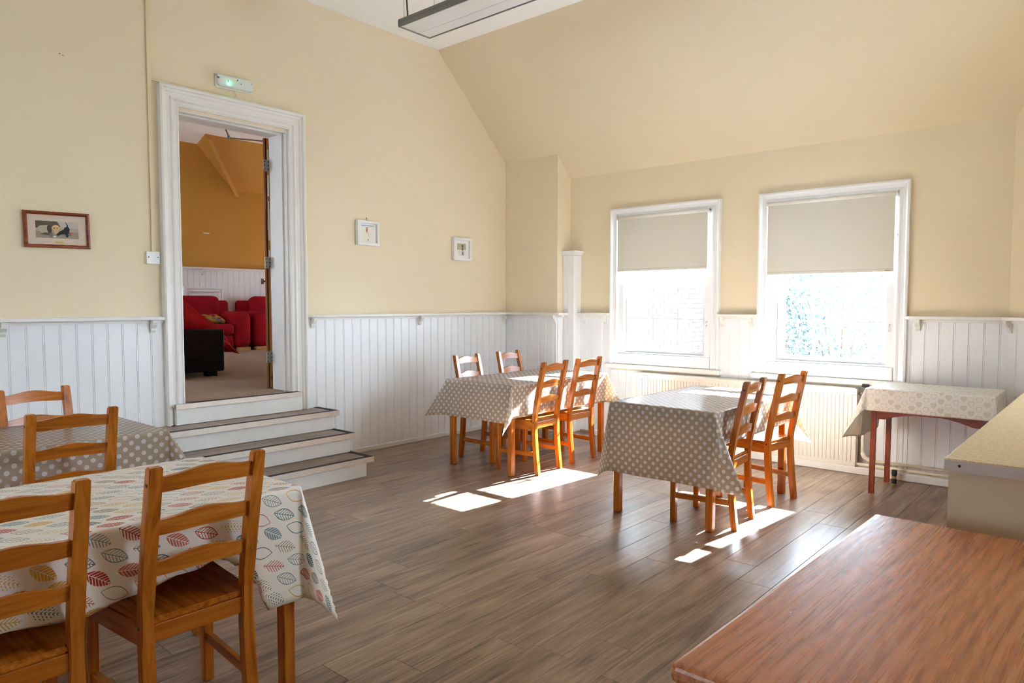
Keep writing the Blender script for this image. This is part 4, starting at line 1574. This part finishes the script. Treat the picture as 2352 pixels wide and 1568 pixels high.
wt = empty('pine_table', (-0.25, 1.70, 0), math.radians(-1.5))
tag(wt, 'worn orange pine table in the bottom corner of the picture', 'table')
bm = bmesh.new()
box(bm, (-0.325, -0.607, 0.712), (0.55, 0.607, 0.75), 0.012, 3)
done('tabletop', bm, MAT['tabletop'], wt)
for sx in (-0.24, 0.47):
    for sy in (-0.53, 0.53):
        boxobj('leg', (sx - 0.03, sy - 0.03, 0), (sx + 0.03, sy + 0.03, 0.712), MAT['pine_z'], wt, 0.004)
for sy in (-0.53, 0.53):
    boxobj('apron', (-0.21, sy - 0.01, 0.62), (0.44, sy + 0.01, 0.712), MAT['pine_x'], wt)
for sx in (-0.24, 0.47):
    boxobj('apron', (sx - 0.01, -0.5, 0.62), (sx + 0.01, 0.5, 0.712), MAT['pine_y'], wt)

# ------------------------------------------------------------------ hanging lamp
lp = empty('pendant_lamp', (-3.15, 3.42, 3.30))
tag(lp, 'long grey suspended strip lamp hanging from the white ceiling', 'lamp')
bm = bmesh.new()
for s in (-1, 1):
    box(bm, (-0.75, s * 0.147, 0.0), (0.75, s * 0.135, 0.024), 0.002)
    box(bm, (-0.75, s * 0.144, 0.024), (0.75, s * 0.132, 0.029))
    box(bm, (-0.75, s * 0.147, 0.029), (0.75, s * 0.130, 0.052), 0.002)
for s in (-1, 1):
    box(bm, (s * 0.75, -0.147, 0.0), (s * 0.735, 0.147, 0.052), 0.002)
box(bm, (-0.74, -0.13, 0.045), (0.74, 0.13, 0.052))
done('housing', bm, MAT['lampmetal'], lp)
for s in (-1, 1):
    y0, y1 = (-0.133, 0.030) if s < 0 else (0.034, 0.133)
    boxobj('diffuser', (-0.733, y0, 0.004), (0.733, y1, 0.008), MAT['diffuser'], lp)
bm = bmesh.new()
tube(bm, [(-0.70, -0.10, 0.052), (-0.745, -0.085, 0.40), (-0.745, -0.085, 0.643)], 0.006, 8)
done('flex', bm, MAT['lampmetal'], lp)
for xx, yy in ((-0.72, -0.118), (-0.66, 0.11), (0.66, -0.11), (0.66, 0.11)):
    tubeobj('suspension_wire', [(xx, yy, 0.05), (xx, yy, 0.643)], 0.0016, MAT['steel'], lp, 6)

# ------------------------------------------------------------------ things on the left wall
tr = empty('cable_trunking', (XL, 2.19, 1.757))
tag(tr, 'narrow cream cable trunking running up the wall beside the doorway', 'trunking')
boxobj('vertical_run', (0.0, -0.014, 0.0), (0.014, 0.014, ZC - 1.757), MAT['creamtrim'], tr, 0.002)
boxobj('horizontal_run', (0.0, 0.014, 2.982 - 1.757), (0.010, 0.60, 3.000 - 1.757), MAT['creamtrim'], tr, 0.002)
pb = empty('blank_plate', (XL, 2.182, 1.713))
tag(pb, 'square white blanking plate at the foot of the cable trunking', 'switch plate')
boxobj('plate', (0.0, -0.047, -0.045), (0.022, 0.047, 0.045), MAT['pvc'], pb, 0.003, 2)
for s in (-1, 1):
    tubeobj('screw', [(0.0215, s * 0.032, 0.004), (0.0228, s * 0.032, 0.004)], 0.004, MAT['dark'], pb, 8)

em = empty('emergency_light', (XL, 2.825, 3.098))
tag(em, 'white emergency bulkhead light with a green glow above the doorway', 'lamp')
em.rotation_euler = (math.radians(1.5), 0, 0)
boxobj('base', (0.0, -0.148, -0.050), (0.020, 0.148, 0.050), MAT['pvc'], em, 0.010, 3)
bm = bmesh.new()
box(bm, (0.018, -0.144, -0.046), (0.058, 0.144, 0.046), 0.018, 4)
g = G('clear_ribbed_cover')
sn = g.noise(g.coord(), 38, 1, 0.3)
g.set(g.mix(g.ramp(sn, [(0.70, (0, 0, 0, 1)), (0.73, (1, 1, 1, 1))]), srgb(214, 220, 214), srgb(90, 100, 120)), 0.2, 0.5)
done('cover', bm, g.m, em, None, True)
bm = bmesh.new()
bmesh.ops.create_icosphere(bm, subdivisions=2, radius=0.009, matrix=Matrix.Translation((0.060, -0.062, -0.018)))
done('indicator', bm, MAT['led'], em, None, True)
tubeobj('lead', [(0.012, 0.012, -0.048), (0.016, 0.014, -0.075), (0.012, 0.020, -0.100)], 0.0035, MAT['pvc'], em, 6)


def flat_art(name, shapes, place, parent):
    """flat print: colour patches laid over each other"""
    bm = bmesh.new()
    mats = []
    for i, (pts, c) in enumerate(shapes):
        vs_ = [bm.verts.new(place(a, b, 0.0002 * (i + 1))) for a, b in pts]
        f = bm.faces.new(vs_)
        nm = 'print_ink_%d_%d_%d' % c
        mm = bpy.data.materials.get(nm) or plain(nm, srgb(*c), 0.6, 0.3, 0, 0.06, 40)
        if mm not in mats:
            mats.append(mm)
        f.material_index = mats.index(mm)
    return done(name, bm, mats, parent)


def ell(cx, cyy, rx_, ry_, n=14, rot=0.0):
    o_ = []
    for k in range(n):
        a, b = rx_ * math.cos(2 * PI * k / n), ry_ * math.sin(2 * PI * k / n)
        o_.append((cx + a * math.cos(rot) - b * math.sin(rot), cyy + a * math.sin(rot) + b * math.cos(rot)))
    return o_


def rect(a0, b0, a1, b1):
    return [(a0, b0), (a1, b0), (a1, b1), (a0, b1)]


def picture(yc, zc, w, h, fw, fmat, fprof, inner, shapes, label, tilt=0.0, nail=False, group=None):
    p = empty('framed_picture', (XL + 0.004, yc, zc))
    p.rotation_euler = (math.radians(tilt), 0, 0)
    tag(p, label, 'picture', group)
    pl = lambda a, b, q: (q, a, b)
    moulding(-w / 2, w / 2, -h / 2, h / 2, fprof, pl, fmat, p, 'frame_side', True)
    boxobj('backing', (0.0, -w / 2 + 0.004, -h / 2 + 0.004), (0.004, w / 2 - 0.004, h / 2 - 0.004), MAT['dark'], p)
    boxobj('mount', (0.004, -w / 2 + fw * 0.7, -h / 2 + fw * 0.7), (inner, w / 2 - fw * 0.7, h / 2 - fw * 0.7), plain('mount_card_' + str(int(yc * 100)), srgb(*shapes[0]), 0.7, 0.2, 0, 0.02), p)
    flat_art('print', shapes[1], lambda a, b, q: (inner + q, a, b), p)
    if nail:
        bm = bmesh.new()
        tube(bm, [(0.0, 0.0, h / 2 - 0.01), (0.004, 0.0, h / 2 + 0.026)], 0.002, 6)
        tube(bm, [(-0.004, 0.0, h / 2 + 0.026), (0.008, 0.0, h / 2 + 0.030)], 0.0025, 6)
        done('hanging_nail', bm, MAT['steel'], p)
    return p


dog = ((206, 188, 170), [
    (rect(-0.126, -0.056, 0.126, 0.058), (196, 184, 166)),
    (rect(-0.124, -0.054, 0.124, 0.056), (168, 156, 142)),
    ([(-0.124, 0.056), (0.0, 0.056), (0.03, 0.022), (-0.02, 0.02), (-0.124, 0.010)], (92, 80, 62)),
    ([(0.0, 0.056), (0.124, 0.056), (0.124, 0.012), (0.02, 0.02)], (184, 176, 168)),
    (rect(-0.124, -0.054, 0.124, -0.012), (150, 134, 116)),
    ([(-0.112, 0.014), (-0.098, 0.026), (-0.050, 0.032), (-0.044, -0.020), (-0.090, -0.022), (-0.108, -0.006)], (172, 160, 138)),
    (ell(-0.046, 0.004, 0.014, 0.028, 14, 0.1), (70, 58, 50)),
    ([(-0.10, -0.030), (-0.05, -0.038), (-0.03, -0.026), (-0.07, -0.018)], (92, 80, 68)),
    (ell(-0.008, 0.014, 0.022, 0.020), (206, 172, 122)),
    (ell(-0.008, -0.010, 0.015, 0.018), (198, 164, 114)),
    (ell(-0.018, 0.012, 0.004, 0.004, 8), (96, 62, 40)),
    (ell(-0.002, 0.012, 0.004, 0.004, 8), (96, 62, 40)),
    (ell(-0.038, -0.034, 0.010, 0.016), (110, 108, 104)),
    ([(-0.010, -0.032), (0.010, -0.010), (0.036, 0.006), (0.046, 0.022), (0.064, 0.024), (0.072, 0.008), (0.066, -0.018), (0.060, -0.044), (0.050, -0.046), (0.044, -0.026), (0.02, -0.028), (0.0, -0.038)], (36, 34, 36)),
    ([(0.054, 0.022), (0.062, 0.024), (0.062, 0.036), (0.050, 0.052), (0.047, 0.050), (0.056, 0.036)], (40, 38, 42)),
    (ell(0.070, -0.026, 0.010, 0.010), (96, 104, 84)),
    (ell(0.084, -0.020, 0.010, 0.009), (196, 112, 76)),
    (ell(-0.018, -0.044, 0.010, 0.006), (206, 202, 194)),
    (rect(-0.018, -0.086, 0.032, -0.074), (206, 168, 84)),
])
wprof = [(0, 0), (0, 0.016), (0.004, 0.020), (0.012, 0.021), (0.017, 0.015), (0.022, 0.012), (0.022, 0)]
picture(1.580, 1.865, 0.384, 0.236, 0.022, MAT['frameredwood'], wprof, 0.007, dog, 'brown framed print of two puppies beside a tipped bucket', 1.2)
bprof = [(0, 0), (0, 0.036), (0.003, 0.038), (0.024, 0.038), (0.026, 0.035), (0.026, 0)]
girl = ((232, 230, 228), [
    (rect(-0.072, -0.082, 0.072, 0.074), (226, 222, 208)),
    (rect(-0.072, 0.064, 0.072, 0.074), (150, 176, 202)),
    (ell(-0.012, 0.048, 0.004, 0.006, 8), (40, 38, 36)),
    (ell(0.002, 0.048, 0.004, 0.006, 8), (40, 38, 36)),
    ([(-0.014, 0.040), (0.004, 0.040), (0.0, 0.022), (-0.006, 0.010), (-0.014, 0.012)], (176, 62, 56)),
    (ell(0.0, 0.016, 0.005, 0.008, 8), (150, 150, 170)),
    ([(-0.022, 0.004), (0.018, 0.006), (0.018, 0.003), (-0.022, 0.001)], (190, 182, 160)),
    ([(0.002, 0.004), (0.005, 0.004), (0.016, -0.020), (0.022, -0.040), (0.019, -0.040), (0.012, -0.020)], (140, 134, 118)),
    ([(0.022, -0.040), (0.018, -0.050), (0.006, -0.056), (0.006, -0.059), (0.020, -0.053)], (150, 140, 120)),
    (ell(0.006, -0.062, 0.008, 0.005, 8, 0.4), (120, 114, 104)),
])
picture(4.102, 2.034, 0.250, 0.226, 0.026, MAT['pvc'], bprof, 0.012, girl, 'small white box frame with a tiny red figure and a trailing line', 0.0, True, 'white box frames')
dogs2 = ((234, 232, 230), [
    (rect(-0.066, -0.072, 0.066, 0.060), (226, 224, 216)),
    (rect(-0.066, -0.006, 0.066, 0.060), (176, 168, 138)),
    (ell(0.014, 0.036, 0.014, 0.012), (84, 82, 84)),
    ([(0.006, 0.026), (0.024, 0.026), (0.028, -0.030), (0.026, -0.064), (0.018, -0.064), (0.016, -0.040), (0.010, -0.064), (0.002, -0.064), (0.004, -0.020)], (92, 92, 96)),
    (rect(0.004, 0.010, 0.026, 0.016), (206, 104, 92)),
    (ell(0.016, -0.020, 0.006, 0.014, 8), (214, 214, 214)),
    (ell(-0.030, 0.008, 0.009, 0.008, 10), (212, 208, 202)),
    ([(-0.036, 0.002), (-0.022, 0.002), (-0.018, -0.030), (-0.020, -0.058), (-0.034, -0.058), (-0.038, -0.030)], (206, 204, 200)),
    (rect(-0.038, 0.000, -0.020, 0.005), (206, 96, 84)),
    (ell(-0.036, 0.016, 0.003, 0.005, 6), (110, 108, 108)),
])
picture(5.330, 1.958, 0.262, 0.240, 0.026, MAT['pvc'], bprof, 0.012, dogs2, 'small white box frame with a grey dog and a white dog', 0.0, False, 'white box frames')

# ------------------------------------------------------------------ outdoors
gr = boxobj('ground_outside', (-40, YB + WBK + 0.3, -0.7), (30, 60, -0.6), MAT['tarmac'])
tag(gr, 'pale yard paving outside the windows', 'ground', kind='structure')
BX, BY0, BY1 = -5.15, 8.76, 13.2
bw = boxobj('brick_building', (BX - 0.6, BY0, -0.6), (BX - 0.014, BY1, 5.0), MAT['mortar'])
tag(bw, 'red brick wing seen through the window nearer the pier', 'building', kind='structure')
bm = bmesh.new()
box(bm, (-0.008, -0.1075, -0.0325), (0.008, 0.1075, 0.0325), 0.003)
bmesh.ops.recalc_face_normals(bm, faces=list(bm.faces))
bk = bpy.data.meshes.new('brick')
bm.to_mesh(bk)
bm.free()
bk.materials.append(MAT['brick'])
nbk = 0
rows_rest = bmesh.new()
for k in range(-8, 74):
    zz = k * 0.075
    y = BY0 + 0.1125 + (0.1125 if k % 2 else 0)
    while y < BY1 - 0.1:
        if 0.60 < zz < 1.66 and y < 12.8 and nbk < 300:
            link('brick', bk, bw, (BX - 0.008, y, zz))
            nbk += 1
        y += 0.225

def shrub(x, y, r, h, label, seed, n=6500):
    s = empty('shrub', (x, y, -0.6))
    tag(s, label, 'shrub', 'shrubs outside the window')
    rg = random.Random(seed)
    vs_, fs = [], []
    for k in range(n):
        th_ = rg.uniform(0, 2 * PI)
        cz = rg.uniform(-1, 1)
        rr = rg.uniform(0.55, 1.0) ** 0.6
        rad_ = math.sqrt(max(0, 1 - cz * cz)) * rr
        p = Vector((r * rad_ * math.cos(th_), r * rad_ * math.sin(th_), h / 2 + 0.25 + h / 2 * cz * rr))
        p += Vector((rg.gauss(0, 0.06), rg.gauss(0, 0.06), rg.gauss(0, 0.06)))
        a = Vector((rg.gauss(0, 1), rg.gauss(0, 1), rg.gauss(0, 1))).normalized()
        b = a.cross(Vector((rg.gauss(0, 1), rg.gauss(0, 1), rg.gauss(0, 1)))).normalized()
        l, w = rg.uniform(0.03, 0.06), rg.uniform(0.012, 0.025)
        i = len(vs_)
        vs_ += [p - a * l, p + b * w, p + a * l, p - b * w]
        fs.append((i, i + 1, i + 2, i + 3))
    me = bpy.data.meshes.new('foliage')
    me.from_pydata(vs_, [], fs)
    me.materials.append(MAT['leafgreen'])
    tag(link('foliage', me, s), kind='stuff')
    bm = bmesh.new()
    for k in range(5):
        a = 2 * PI * k / 5
        tube(bm, [(0.04 * math.cos(a), 0.04 * math.sin(a), 0), (0.3 * r * math.cos(a), 0.3 * r * math.sin(a), h * 0.4), (0.6 * r * math.cos(a), 0.6 * r * math.sin(a), h * 0.75)], [0.03, 0.02, 0.008], 6)
    done('stem', bm, MAT['bark'], s)


shrub(-4.35, 11.4, 0.75, 2.1, 'tall shrub outside, behind the middle panes of the window by the heart cloth table', 1)
shrub(-3.80, 13.2, 1.05, 2.9, 'wide shrub outside, behind the panes nearest the heart cloth table', 2)
shrub(-5.2, 14.6, 0.8, 1.7, 'low shrub outside, furthest behind the window by the heart cloth table', 3, 1800)
